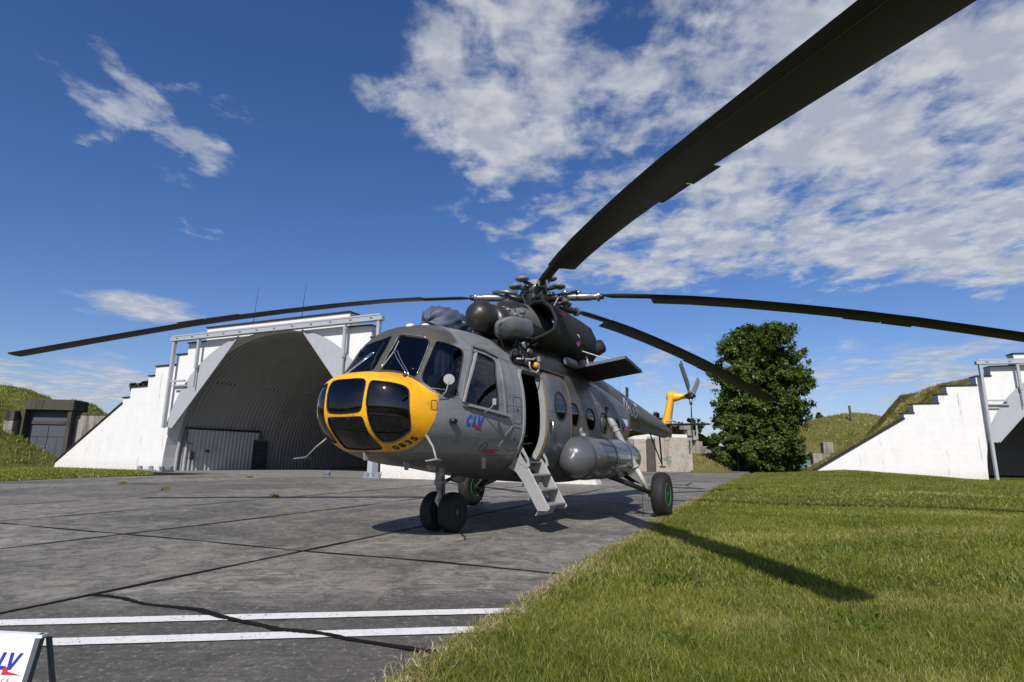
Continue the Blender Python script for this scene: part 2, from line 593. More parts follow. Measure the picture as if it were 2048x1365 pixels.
# ------------------------------------------------------------------ ground: field, apron slabs, lawn
E1 = Vector((0.372, 0.928, 0))
E2 = Vector((0.928, -0.372, 0))


def gp(a, b, z=0.0):
    return (E1.x * a + E2.x * b, E1.y * a + E2.y * b, z)


g = MB()
g.add([(-1500, -600, -0.05), (1500, -600, -0.05), (1500, 2500, -0.05), (-1500, 2500, -0.05)], [(0, 1, 2, 3)])
tag(g.build('ground', M['turf']), kind='structure')

# apron: tar bed with one concrete slab per bay
A0, A1, B0, B1 = -6.65, 61.55, -49.74, -1.74
SA, SB = 6.2, 3.2
apron = MB().add([gp(A0 - 0.3, B0 - 0.3, -0.014), gp(A1 + 0.1, B0 - 0.3, -0.014), gp(A1 + 0.1, B1 + 2.6, -0.014), gp(A0 - 0.3, B1 + 2.6, -0.014)], [(0, 3, 2, 1)]).build('apron', M['tar'], recalc=False)
tag(apron, kind='structure')


def slab(a0, a1, b0, b1, near):
    n = 14 if near else 4
    gap = 0.026 if near else 0.042
    out = []

    def side(p, q, nx, ny):
        for k in range(n):
            u = k / n
            j = 0.0 if k == 0 else random.uniform(-0.012, 0.014) * (1 if near else 1.6)
            w = gap * (0.55 + 0.45 * math.sin(p[0] * 3.1 + p[1] * 1.7 + u * 4))
            out.append((p[0] + (q[0] - p[0]) * u + nx * (w + j), p[1] + (q[1] - p[1]) * u + ny * (w + j)))
    side((a0, b0), (a1, b0), 0, 1)
    side((a1, b0), (a1, b1), -1, 0)
    side((a1, b1), (a0, b1), 0, -1)
    side((a0, b1), (a0, b0), 1, 0)
    m = MB()
    dz = random.uniform(-0.003, 0.003)
    N = len(out)
    m.add([gp(a, b, dz) for a, b in out] + [gp(a, b, -0.06) for a, b in out], [tuple(range(N - 1, -1, -1))] + [(k, (k + 1) % N, (k + 1) % N + N, k + N) for k in range(N)])
    return m.build('concrete_slab', M['concrete'], apron)


na, nb = int(round((A1 - A0) / SA)), int(round((B1 - B0) / SB))
for i in range(na):
    for j in range(nb):
        a0, b0 = A0 + i * SA, B0 + j * SB
        c = gp(a0 + SA / 2, b0 + SB / 2)
        if c[1] < -6 or (c[0] < -13 - 0.9 * max(c[1], 0)) or (c[0] < -18.3 and c[1] < 32):
            continue
        slab(a0, a0 + SA, b0, b0 + SB + (2.2 if j == nb - 1 else 0.0), c[1] < 22)

# tar-sealed crack and the two painted edge lines, each a sheet above the slabs
crk = [(-3.38, 4.88), (-3.2, 4.85), (-3.03, 4.78), (-2.75, 4.61), (-2.52, 4.55), (-2.28, 4.48), (-2.03, 4.30), (-1.84, 4.20), (-1.66, 4.11), (-1.49, 4.01), (-1.30, 3.97), (-1.17, 3.93), (-0.98, 3.83), (-0.78, 3.75), (-0.55, 3.66), (-0.43, 3.62), (0.2, 3.35)]


def strip(pts, w, z, name, mat, jit=0.0, sub=6):
    P = []
    for k in range(len(pts) - 1):
        for s_ in range(sub):
            u = s_ / sub
            P.append(Vector((pts[k][0] + (pts[k + 1][0] - pts[k][0]) * u, pts[k][1] + (pts[k + 1][1] - pts[k][1]) * u, 0)))
    P.append(Vector((*pts[-1], 0)))
    m = MB()
    v = []
    for k, p in enumerate(P):
        d = (P[min(k + 1, len(P) - 1)] - P[max(k - 1, 0)]).normalized()
        nrm = Vector((-d.y, d.x, 0))
        ww = w if not hasattr(w, '__call__') else w(k / len(P))
        for sgn in (1, -1):
            q = p + nrm * (sgn * ww / 2 + random.uniform(-jit, jit))
            v.append((q.x, q.y, z))
    m.add(v, [(2 * k, 2 * k + 1, 2 * k + 3, 2 * k + 2) for k in range(len(P) - 1)])
    return m.build(name, mat, apron)


strip(crk, lambda u: 0.032 + 0.028 * math.sin(u * 3.1) + 0.012 * math.sin(u * 23), 0.012, 'crack_sealant', M['tar'], 0.006, 8)
strip([gp(5.75, -11.4)[:2], gp(5.74, -9.3)[:2], gp(5.77, -7.2)[:2], gp(5.70, -4.94)[:2], gp(5.78, -3.2)[:2], gp(5.70, -1.4)[:2]], lambda u: 0.046 + 0.015 * math.sin(u * 41), 0.007, 'joint_sealant', M['tar'], 0.006, 14)
for b_, a_, b2 in ((-4.94, 1.0, 22), (-8.14, -1, 24), (-11.34, 4, 30)):
    strip([gp(a_ + k * (b2 - a_) / 12, b_ + random.uniform(-0.02, 0.02))[:2] for k in range(13)], lambda u: 0.052 + 0.016 * math.sin(u * 57), 0.0075, 'joint_sealant', M['tar'], 0.005, 10)
for p0, p1 in (((-5.2, 3.845), (0.13, 4.57)), ((-5.2, 3.37), (-0.09, 4.09))):
    strip([(p0[0] + (p1[0] - p0[0]) * k / 12, p0[1] + (p1[1] - p0[1]) * k / 12) for k in range(13)], 0.145, 0.0095, 'painted_line', M['line'], 0.003, 6)

# lawn
BORDER = [(-1.6, 0.6), (-0.88, 2.2), (-0.50, 3.19), (-0.34, 3.6), (-0.11, 4.21), (0.19, 4.84), (0.61, 5.89), (1.08, 7.14), (1.91, 8.72), (2.84, 11.19), (4.2, 14.3), (5.75, 17.79), (9.17, 25.6), (14.21, 36.14), (17.5, 43.5)]
BX = np.array([p[0] for p in BORDER])
BY = np.array([p[1] for p in BORDER])


def border_x(y):
    return np.interp(y, BY, BX)


def lawn_z(x, y):
    x, y = np.asarray(x, float), np.asarray(y, float)
    e = np.clip((x - border_x(y)) / 0.8, 0, 1)
    z = 0.03 * e + 0.035 * np.sin(x * 0.9 + 1.3) * np.sin(y * 0.7) * e
    z = z + 0.42 * np.exp(-((x - 24) / 5.5) ** 2 - ((y - 41) / 7) ** 2) - 0.12 * np.clip((x - 24) / 5, 0, 1)
    return z


lm = MB()
ys = np.concatenate([np.linspace(0.6, 12, 60), np.linspace(12.4, 43.5, 60)])
nx = 60
rows = []
for y in ys:
    x0 = float(border_x(y)) + 0.03 * math.sin(y * 9) + 0.02 * math.sin(y * 23)
    xs = x0 + (np.linspace(0, 1, nx) ** 1.7) * (60 - x0)
    zz = lawn_z(xs, y)
    zz[0] = 0.006
    rows.append([(float(a), float(y), float(b)) for a, b in zip(xs, zz)])
lm.loft(rows, False)
tag(lm.build('lawn', M['turf'], smooth=True), kind='structure')


def blades(name, pts, hgt, wid, lean, seed, mat):
    """one mesh of grass blades. pts (n,3)"""
    r = np.random.default_rng(seed)
    n = len(pts)
    az = r.uniform(0, 2 * np.pi, n)
    la = r.uniform(0, 2 * np.pi, n)
    h = hgt * r.uniform(0.45, 1.25, n)
    w = wid * r.uniform(0.6, 1.3, n)
    le = lean * h * r.uniform(0.2, 1.5, n)
    side = np.stack([np.cos(az), np.sin(az), np.zeros(n)], 1) * (w / 2)[:, None]
    ld = np.stack([np.cos(la), np.sin(la), np.zeros(n)], 1)
    up = np.array([0, 0, 1.0])
    b = np.asarray(pts)
    mid = b + ld * (le * 0.35)[:, None] + up * (h * 0.58)[:, None]
    tip = b + ld * le[:, None] + up * (h * np.sqrt(np.clip(1 - 0.3 * (le / np.maximum(h, 1e-4)) ** 2, 0.15, 1)))[:, None]
    V = np.stack([b - side, b + side, mid + side * 0.75, mid - side * 0.75, tip], 1).reshape(-1, 3)
    base = np.arange(n) * 5
    loops = np.stack([base, base + 1, base + 2, base + 3, base + 3, base + 2, base + 4], 1).ravel()
    starts = (np.arange(n)[:, None] * 7 + np.array([0, 4])).ravel()
    tot = np.tile(np.array([4, 3]), n)
    me = bpy.data.meshes.new(name)
    me.vertices.add(n * 5)
    me.vertices.foreach_set('co', V.ravel().astype(np.float32))
    me.loops.add(n * 7)
    me.loops.foreach_set('vertex_index', loops.astype(np.int32))
    me.polygons.add(n * 2)
    me.polygons.foreach_set('loop_start', starts.astype(np.int32))
    me.polygons.foreach_set('loop_total', tot.astype(np.int32))
    me.update()
    at = me.color_attributes.new('tint', 'FLOAT_COLOR', 'POINT')
    X_, Y_ = b[:, 0], b[:, 1]
    patch = 0.5 + 0.22 * np.sin(X_ * 1.7 + 0.9 * np.sin(Y_ * 2.1)) * np.sin(Y_ * 1.3 + 1.1 + 0.7 * np.sin(X_ * 1.1)) + 0.14 * np.sin(X_ * 5.3 + 1.2 * np.sin(Y_ * 3.7)) * np.sin(Y_ * 4.7 + X_) + 0.06 * np.sin(X_ * 13.1 + Y_ * 9.7)
    straw = np.zeros(n)
    for cx_, cy_, rx_, ry_ in ((4.2, 8.6, 1.6, 0.45), (6.4, 9.4, 1.6, 0.5), (2.6, 7.9, 0.7, 0.4), (1.6, 4.2, 0.5, 0.3), (3.2, 4.8, 0.9, 0.3), (0.9, 6.2, 0.5, 0.35), (9.5, 12.5, 2.5, 0.6), (2.2, 3.0, 0.6, 0.2), (14.0, 20.0, 3.0, 1.2)):
        straw = np.maximum(straw, np.exp(-((X_ - cx_) / rx_) ** 2 - ((Y_ - cy_) / ry_) ** 2))
    tint = np.clip(0.62 * patch + r.normal(0, 0.22, n) + 0.04 + 0.15 * straw, 0, 0.8)
    dryp = r.uniform(0, 1, n) < np.clip(0.06 + 0.40 * (patch - 0.5) + 0.55 * straw, 0.03, 0.75)
    tint = np.where(dryp, r.uniform(0.80, 1.0, n), tint)
    col = np.ones((n, 5, 4), np.float32)
    col[:, :, 0] = tint[:, None]
    at.data.foreach_set('color', col.ravel())
    o = bpy.data.objects.new(name, me)
    C.objects.link(o)
    me.materials.append(mat)
    return o


def scatter(n, y0, y1, seed, xmax_k=1.05):
    r = np.random.default_rng(seed)
    y = r.uniform(y0, y1, n * 3)
    x0 = border_x(y) - 0.05
    x1 = y * xmax_k + 0.8
    k = r.uniform(0, 1, n * 3) * (x1.max() - x0.min()) + x0.min()
    ok = (k > x0 + r.normal(0, 0.05, n * 3)) & (k < x1)
    x, y = k[ok][:n], y[ok][:n]
    # clump
    cl = np.sin(x * 11 + 2 * np.sin(y * 7)) * np.sin(y * 13 + 2 * np.sin(x * 9)) + 0.5 * np.sin(x * 31) * np.sin(y * 29)
    keep = r.uniform(-1.2, 0.4, len(x)) < cl
    x, y = x[keep], y[keep]
    return np.stack([x, y, lawn_z(x, y) - 0.008], 1)


gr = blades('grass', np.concatenate([scatter(190000, 1.9, 5.2, 1), scatter(90000, 1.9, 4.2, 8)]), 0.062, 0.0036, 0.85, 21, M['grass'])
tag(gr, 'short unmown grass in the foreground beside the apron', 'grass', kind='stuff')
gr2 = blades('grass', scatter(250000, 5.0, 14.0, 2), 0.068, 0.0075, 0.8, 22, M['grass'])
tag(gr2, 'grass of the middle lawn beside the helicopter', 'grass', kind='stuff')
gr3 = blades('grass', scatter(170000, 12.0, 42.0, 3), 0.075, 0.019, 0.6, 23, M['grass'])
tag(gr3, 'grass of the far lawn in front of the right hangar', 'grass', kind='stuff')

r_ = np.random.default_rng(77)
n_ = 9000
y_ = 1.9 + (r_.uniform(0, 1, n_) ** 1.6) * 16
x_ = border_x(y_) + r_.normal(0.02, 0.075, n_) + 0.05 * np.sin(y_ * 5.0) * np.sin(y_ * 2.3)
M['straw'] = mat_leafy('dry_straw', ((0.30, 0.24, 0.12), (0.46, 0.38, 0.20), (0.55, 0.47, 0.28)), 0.2)
tag(blades('dry_straw', np.stack([x_, y_, np.full(n_, 0.004)], 1), 0.055, 0.006, 1.6, 78, M['straw']), 'dry straw and thatch along the edge of the lawn', 'grass', kind='stuff')
wp_ = []
for cx_, cy_, rr_ in ((3.9, 7.4, 0.22), (1.45, 5.6, 0.15), (5.1, 8.0, 0.2), (2.4, 4.1, 0.14), (3.4, 3.5, 0.12), (6.6, 11.2, 0.3), (2.0, 6.6, 0.16), (4.6, 5.6, 0.18), (1.0, 3.7, 0.1)):
    k_ = int(480 * rr_)
    wp_.append(np.stack([cx_ + r_.normal(0, rr_, k_), cy_ + r_.normal(0, rr_ * 0.8, k_), np.zeros(k_)], 1))
wp_ = np.concatenate(wp_)
wp_[:, 2] = lawn_z(wp_[:, 0], wp_[:, 1])
M['broadleaf'] = mat_leafy('broad_weed_leaf', ((0.070, 0.115, 0.014), (0.125, 0.180, 0.028), (0.18, 0.23, 0.04)), 0.35)
tag(blades('broadleaf_weeds', wp_, 0.085, 0.022, 1.2, 79, M['broadleaf']), 'patches of darker broad-leaved weeds scattered in the lawn', 'weeds', kind='stuff')
st_ = scatter(2600, 2.0, 9.0, 55)
tag(blades('seed_stalks', st_, 0.115, 0.0024, 0.8, 56, M['straw']), 'thin pale seed stalks standing above the lawn', 'grass', kind='stuff')


def plate_mesh(outline, holes, d0, d1, fn, mb=None):
    """flat plate with holes; outline and holes in 2d, fn(u, v, d) -> 3d"""
    mb = mb or MB()
    polys = [outline] + list(holes)
    vs, fc = [], []
    for p in polys:
        if sum(p[k][0] * p[(k + 1) % len(p)][1] - p[(k + 1) % len(p)][0] * p[k][1] for k in range(len(p))) < 0:
            p = list(p)[::-1]
        fc.append(list(range(len(vs), len(vs) + len(p))))
        vs += [Vector(q) for q in p]
    V, E_, F, ov, oe, of = delaunay_2d_cdt(vs, [], fc, 1, 1e-5)
    keep = [f for f, o in zip(F, of) if 0 in o and len(o) == 1]
    n = len(V)
    o = len(mb.v)
    mb.v += [tuple(fn(v.x, v.y, d0)) for v in V] + [tuple(fn(v.x, v.y, d1)) for v in V]
    cnt = {}
    for f in keep:
        for k in range(len(f)):
            a, b = f[k], f[(k + 1) % len(f)]
            cnt[(a, b)] = 1
        mb.f.append(tuple(i + o for i in f))
        mb.f.append(tuple(i + o + n for i in reversed(f)))
    for (a, b) in list(cnt):
        if (b, a) not in cnt:
            mb.f.append((a + o, a + o + n, b + o + n, b + o))
    return mb


def sstep(a, b, x):
    t = min(1, max(0, (x - a) / (b - a)))
    return t * t * (3 - 2 * t)


# ------------------------------------------------------------------ aircraft shelters
ACX, ACA, ACH, ACN = 7.7, 8.3, 8.3, 2.25


def arch_pts(a, h, n=40, cx=ACX, e=ACN, z0=0.0):
    out = []
    for k in range(n + 1):
        th = math.pi * k / n
        c, s_ = math.cos(th), math.sin(th)
        out.append((cx - a * math.copysign(abs(c) ** (2 / e), c), h * abs(s_) ** (2 / e) + z0))
    return out


def half_steps():
    return [(-11.9, 0.0), (-11.75, 0.42), (-5.33, 4.34), (-5.33, 4.71), (-4.66, 4.73), (-4.66, 5.40), (-3.0, 5.42), (-3.0, 6.07), (-2.4, 6.08), (-2.4, 6.68), (-0.48, 6.70), (-0.48, 7.34), (0.48, 7.35), (0.48, 8.03), (2.05, 8.05), (2.05, 8.92)]


def hangar(name, label, loc, rotz, flank, inner, group='whitewashed aircraft shelters'):
    root = thing(name, label, 'hangar', loc, rotz, group)
    fr = lambda u, v, d: (u, d, v)
    L = half_steps()
    R_ = [(2 * ACX - u, v) for u, v in reversed(L)]
    arch = arch_pts(ACA, ACH)
    outline = [L[0]] + L[1:] + R_ + arch[::-1]
    outl = L + R_[:-1] + [(2 * ACX + 11.9, 0.0)] + [(p[0], max(p[1], 0.0)) for p in reversed(arch)]
    wall = plate_mesh(outl, [], 0.0, 0.8, fr).build('front_wall', M['white'], root)
    # roofing-felt capping on every step
    for S in (L, R_):
        for k in range(len(S) - 1):
            (u0, v0), (u1, v1) = S[k], S[k + 1]
            if abs(u1 - u0) > 0.3:
                a, b_ = Vector((u0, 0.36, v0 + 0.02)), Vector((u1, 0.36, v1 + 0.02))
                d = (b_ - a).normalized() * 0.03
                MB().beam(a - d, b_ + d, 0.92, 0.06).build('felt_capping', M['felt'], root)
    MB().box((ACX, 0.36, 8.94), (2 * (ACX - 2.05) + 0.1, 0.92, 0.07)).build('felt_capping', M['felt'], root)
    # lining: corrugated vault
    vb = MB()
    rings = []
    yy = 0.8
    prof = arch_pts(ACA - 0.02, ACH - 0.02, 30)
    Ln = 30.0 if inner else 17.0
    npr = int(Ln / 0.34) * 4
    for k in range(npr + 1):
        y = 0.75 + Ln * k / npr
        dr = (0.0, 0.055, 0.06, 0.005)[k % 4]
        s_ = 1 - dr / 4.0
        rings.append([((u - ACX) * s_ + ACX, y, v * s_) for u, v in prof])
    vb.loft(rings, False)
    vb.build('vault_lining', M['lining'], root, recalc=False)
    plate_mesh(arch_pts(ACA + 0.1, ACH + 0.1), [], 0.75 + Ln, 1.1 + Ln, fr).build('end_wall', M['lining'], root)
    MB().box((ACX, 0.1 + Ln / 2 + 0.5, -0.045), (2 * ACA - 0.1, Ln + 1.4, 0.11)).build('hangar_floor', M['floor'], root)
    # steel door frame standing proud of the wall
    yf = -0.42
    ST_ = M['steel']
    MB().box((ACX, yf, 8.26), (16.5, 0.30, 0.25)).build('gantry_beam', ST_, root, bevel=0.015)
    MB().box((ACX, yf - 0.10, 8.455), (16.3, 0.10, 0.085)).build('gantry_rail', ST_, root)
    for k in range(12):
        MB().box((ACX - 7.6 + k * 1.38, yf - 0.185, 8.30), (0.16, 0.02, 0.05)).build('splice_plate', M['galv'], root)
    for sgn in (-1, 1):
        X = lambda u: ACX + sgn * u
        MB().box((X(8.0), yf, 5.38 if inner else 4.07), (0.17, 0.22, 5.46 if inner else 8.1)).build('frame_post', ST_, root, bevel=0.01)
        MB().box((X(5.75), yf, 7.2), (0.16, 0.18, 1.82)).build('frame_post', ST_, root, bevel=0.01)
        MB().box((X(5.75), yf, 5.7), (0.07, 0.10, 1.18)).build('hanger_rod', ST_, root)
        MB().box((X(7.25), yf, 5.55), (1.3, 0.10, 0.12)).build('brace', ST_, root)
        MB().box((X(7.15), yf + 0.05, 5.28), (1.25, 0.10, 0.07)).build('brace', ST_, root)
        pa = [(p[0] - ACX, p[1]) for p in arch_pts(ACA + 0.12, ACH + 0.05, 60)]
        left = [p for p in pa if p[0] < -2.3 and p[1] > 2.75 and p[1] < 8.2]
        poly = [(-7.5, 2.62)] + [(-8.02, 2.70)] + left + [(-2.53, 8.1)]
        poly = [(ACX - sgn * -1 * 0 + (u if sgn < 0 else -u), v) for u, v in poly]
        pl = MB().prism(poly, yf + 0.20, yf + 0.26, fr).build('haunch_plate', ST_, root)
        MB().beam((X(7.46), yf + 0.16, 2.66), (X(2.53), yf + 0.16, 8.1), 0.10, 0.07, up=(0, 1, 0)).build('plate_edge', ST_, root)
        MB().box((X(8.05), yf + 0.12, 1.32), (0.3, 0.5, 2.64)).build('jamb_foot', M['white'] if sgn < 0 else ST_, root) if sgn > 0 else None
    if inner:
        # inner liner, conduits, small door on the left-hand side
        lb = MB()
        rings = []
        for k in range(4 * 19 + 1):
            y = 1.05 + 5.8 * k / 76
            dr = (0.0, 0.05, 0.055, 0.004)[k % 4]
            rings.append([(0.02 - 0.30 + 0.12 + dr + 0.10 * (z / 2.6) ** 2 + (0.0), y, z) for z in np.linspace(0.0, 2.62, 8)])
        lb.loft(rings, False)
        lb.build('inner_liner', M['liner'], root, recalc=False)
        MB().tube([(-0.1, 0.9, 2.70), (-0.02, 6.9, 2.70), (-0.02, 7.0, 2.3)], 0.06, 8).build('conduit', M['pipe'], root)
        MB().tube([(1.15, 0.9, 5.75), (1.1, 12.0, 5.75), (1.1, 24.0, 5.75)], 0.07, 8).build('conduit', M['pipe'], root)
        for k in range(5):
            MB().box((1.2, 2.4 + 4 * k, 5.7), (0.22, 1.5, 0.12)).build('lamp_fitting', M['pipe'], root)
        d = MB().box((0.06, 6.95, 1.02), (0.10, 0.95, 2.04)).build('side_door', M['steeldoor'], root)
        for k in range(5):
            MB().box((0.12, 6.95, 0.3 + 0.36 * k), (0.03, 0.8, 0.05)).build('door_rung', M['pipe'], d)
        MB().box((0.05, 6.42, 1.05), (0.16, 0.08, 2.1)).build('door_frame', M['pipe'], root)
        MB().box((0.05, 7.48, 1.05), (0.16, 0.08, 2.1)).build('door_frame', M['pipe'], root)
        MB().box((0.02, 1.5, 0.95), (0.12, 0.25, 0.5)).build('switch_box', M['pipe'], root)
        MB().box((0.05, 2.6, 1.25), (0.12, 0.2, 0.16)).build('switch_box', M['pipe'], root)
        MB().tube([(0.0, 1.05, 2.55), (0.0, 1.02, 1.9), (0.03, 1.15, 1.72), (0.05, 1.45, 1.75)], 0.025, 6).build('cable', M['dark'], root)
    # earth cover: grass mound behind the wall
    mb = MB()
    rings = []
    RIGHT = ((0.3, 0.30, 0.0), (1.5, 0.10, 0.5), (3.5, 0.15, 1.5), (7.0, 0.9, 2.1), (11.0, 1.9, 2.3), (15.0, 2.7, 2.0), (19.0, 3.4, 1.6), (22.0, 6.4, 1.2), (25.0, 9.6, 1.0))
    for y, drop, wide in RIGHT if not inner else ((0.5, 0.40, 0.0), (2.0, 0.9, 0.0), (5.0, 1.7, 1.0), (9.0, 2.4, 2.2), (16.0, 2.9, 3.4), (26, 3.1, 4.0), (33, 3.3, 4.0), (38, 4.5, 4.0), (43, 9.2, 2.0)):
        ring = []
        nS = 26
        for k in range(nS + 1):
            u = -1 + 2 * k / nS
            au = abs(u)
            hw = 19.4
            prof_x = [0, 0.30, 0.40, 0.52, 0.68, 1.0]
            prof_z = [8.85, 8.1, 6.9, 5.6, 3.85, -0.4]
            z = float(np.interp(au, prof_x, prof_z)) - 0.12 - drop * (sstep(0.30, 0.62, au) if y < 19.5 or inner else 1.0)
            ext = wide * max(0.0, au - 0.35) / 0.65
            fl = flank[0] if u < 0 else flank[1]
            jx = 0.12 * math.sin(k * 2.7 + y)
            ring.append((ACX + math.copysign(hw * au + ext * fl, u) + jx, y, max(z + 0.10 * math.sin(k * 1.9 + y * 0.8) * (1 if y > 1 else 0), -0.3)))
        rings.append(ring)
    mb.loft(rings, False)
    mb.build('earth_cover', M['turf'] if flank[0] < 0.5 else M['drygrass'], root, smooth=True)
    return root


HL = (-21.23, 36.15, 0.0)
hl = hangar('aircraft_shelter', 'white stepped aircraft shelter with open grey arch, behind the helicopter nose', HL, math.radians(-24), (0.0, -0.9), True)
HRK = 1.11
hr = hangar('aircraft_shelter', 'white stepped aircraft shelter at the right edge with dark arch', (30.72 * HRK - 0.15, 36.52 * HRK, -0.12), math.radians(-14), (1.0, 1.0), False)


def hl_pt(u, d, z):
    c, s_ = math.cos(math.radians(-24)), math.sin(math.radians(-24))
    return (HL[0] + u * c - d * s_, HL[1] + u * s_ + d * c, z)


# whip antennas on the roof edge of the left shelter
for k, (u, z1) in enumerate(((5.55, 11.35), (9.45, 11.1))):
    a = thing('whip_antenna', ('thin whip antenna on the shelter roof, left of the pair', 'thin whip antenna on the shelter roof, right of the pair')[k], 'antenna', hl_pt(u, 0.4, 8.97), 0, 'roof antennas')
    MB().lathe([(0.07, 0), (0.07, 0.12), (0.03, 0.2)], n=10).build('antenna_base', M['dark'], a)
    MB().tube([(0, 0, 0.15), (0.03, 0, 1.2), (0.10, 0, z1 - 8.97)], [0.022, 0.016, 0.01], 6).build('rod', M['dark'], a)

# door rollers and tie-down fittings lying along the shelter fronts
fit_proto = None
fits = [((308, 940), hl_pt(-1.25, -0.55, 0), 'grey roller fitting on the ground by the white jamb, leftmost'),
        ((352, 943), hl_pt(0.75, -0.6, 0), 'grey roller fitting at the foot of the left arch end'),
        ((690, 947), hl_pt(13.7, -1.3, 0), 'grey roller fitting on the ground inside the right arch end'),
        ((757, 949), hl_pt(16.4, -1.2, 0), 'grey roller fitting in front of the white wall, below the helicopter')]
for k, (_, p, lb) in enumerate(fits):
    if fit_proto is None:
        t = thing('roller_fitting', lb, 'fitting', p, 0.3, 'roller fittings by the shelter door')
        MB().box((0, 0, 0.06), (0.85, 0.22, 0.10)).build('base_plate', M['galv'], t, bevel=0.01)
        for sx in (-0.3, 0.28):
            MB().lathe([(0.03, -0.06), (0.13, -0.06), (0.13, 0.06), (0.03, 0.06)], (sx, 0, 0.2), (0, 1, 0), 14).build('roller', M['galv'], t, smooth=True, auto=40)
            MB().box((sx, 0.09, 0.19), (0.14, 0.03, 0.2)).build('bracket', M['galv'], t)
            MB().box((sx, -0.09, 0.19), (0.14, 0.03, 0.2)).build('bracket', M['galv'], t)
        MB().tube([(-0.45, 0, 0.12), (-0.5, 0.02, 0.3), (-0.42, 0.03, 0.36)], 0.02, 6).build('hook', M['galv'], t)
        MB().tube([(-0.1, 0, 0.1), (0.0, 0.05, 0.26), (0.12, 0.02, 0.24), (0.2, 0, 0.1)], 0.018, 6).build('shackle', M['galv'], t)
        fit_proto = t
    else:
        t = copy_tree(fit_proto)
        t.location = p
        t.rotation_euler = (0, 0, 0.3 + k * 0.9)
        tag(t, lb)

# ------------------------------------------------------------------ earth mounds


def height_patch(name, x0, x1, y0, y1, nx_, ny_, fn, mat):
    m = MB()
    xs, ys_ = np.linspace(x0, x1, nx_), np.linspace(y0, y1, ny_)
    m.loft([[(float(x), float(y), float(fn(x, y))) for x in xs] for y in ys_], False)
    return tag(m.build(name, mat, smooth=True), kind='structure')


def nz(x, y, s=1.0):
    return 0.16 * math.sin(x * 0.9 * s + 1.2 * math.sin(y * 0.5 * s)) * math.sin(y * 0.8 * s + 0.7) + 0.07 * math.sin(x * 2.3 * s + y * 1.7 * s)


def sstep(a, b, x):
    t = min(1, max(0, (x - a) / (b - a)))
    return t * t * (3 - 2 * t)


def mound_left(x, y):
    back = 8.9 * math.exp(-((x + 63) / 17) ** 2 - ((y - 68) / 9.5) ** 2) * sstep(56.2, 61, y)
    back = max(back, 6.6 * math.exp(-((x + 49) / 7.5) ** 2 - ((y - 64) / 6) ** 2) * sstep(56.2, 60, y))
    back = max(back, min(max(0.0, 0.55 * (-44.4 - x)), 7.4) * sstep(46, 55, y) * (1 - sstep(62, 75, y)))
    wedge = min(max(0.0, 0.55 * (-33.6 - x)), 3.6) * sstep(33, 41, y) * (1 - sstep(43.5, 47.5, y))
    h = max(back, wedge)
    return h + (nz(x, y) * min(1, h) if h > 0 else 0) - 0.03


height_patch('grass_mound', -100, -26, 33, 95, 110, 90, mound_left, M['turf'])


def field_mound(x, y):
    h = 7.9 * math.exp(-((x - 50) / 15) ** 2 - ((y - 84) / 12) ** 2)
    h = max(h, 3.2 * math.exp(-((x - 31) / 7) ** 2 - ((y - 96) / 9) ** 2))
    return h + nz(x, y, 0.6) * min(1, h) - 0.06


height_patch('dry_field_mound', 16, 120, 62, 125, 70, 50, field_mound, M['drygrass'])


def bank_c(x, y):
    h = 1.5 * sstep(20.6, 16.4, x) * sstep(49.5, 52.5, y) * sstep(64, 57, y)
    return h + nz(x, y) * min(1, h) * 0.6 - 0.04


height_patch('grass_bank', 15.5, 32, 48, 68, 36, 36, bank_c, M['drygrass'])


def tufts(name, fn, x0, x1, y0, y1, n, seed, h=0.22, w=0.05, zmin=0.15, label=None, mat='grass'):
    r = np.random.default_rng(seed)
    x, y = r.uniform(x0, x1, n), r.uniform(y0, y1, n)
    z = np.array([fn(a, b) for a, b in zip(x, y)])
    k = z > zmin
    o = blades(name, np.stack([x[k], y[k], z[k] - 0.03], 1), h, w, 0.6, seed, M[mat])
    return tag(o, label, 'grass', kind='stuff')


tufts('tall_grass', mound_left, -68, -31, 34, 70, 34000, 31, 0.30, 0.07, label='rough grass covering the mound on the left')
tufts('tall_grass', bank_c, 16, 30, 49, 66, 14000, 32, 0.25, 0.06, label='pale mown grass on the bank beside the concrete wall', mat='dryblade')
tufts('tall_grass', field_mound, 28, 80, 66, 90, 26000, 33, 0.30, 0.10, label='dry grass on the far field mound', mat='dryblade')


def cover_tufts(root, n, seed, label):
    o = [c for c in root.children if c.name.startswith('earth_cover')][0]
    bpy.context.view_layer.update()
    mw = o.matrix_world
    tris = []
    for p in o.data.polygons:
        v = [mw @ o.data.vertices[i].co for i in p.vertices]
        if len(v) == 4:
            tris += [(v[0], v[1], v[2]), (v[0], v[2], v[3])]
    T = np.array([[list(a) for a in t_] for t_ in tris])
    T = T[T[:, :, 1].mean(1) < 66]
    ar = np.linalg.norm(np.cross(T[:, 1] - T[:, 0], T[:, 2] - T[:, 0]), axis=1)
    r = np.random.default_rng(seed)
    k = r.choice(len(T), n, p=ar / ar.sum())
    u, v = r.uniform(0, 1, n), r.uniform(0, 1, n)
    f = u + v > 1
    u[f], v[f] = 1 - u[f], 1 - v[f]
    P = T[k, 0] + (T[k, 1] - T[k, 0]) * u[:, None] + (T[k, 2] - T[k, 0]) * v[:, None]
    return tag(blades('tall_grass', P - np.array([0, 0, 0.03]), 0.24, 0.055, 0.6, seed, M['dryblade']), label, 'grass', kind='stuff')


cover_tufts(hr, 52000, 36, 'rough grass on the earth cover of the right shelter')


def apron_edge_left(x, y):
    return 0.02


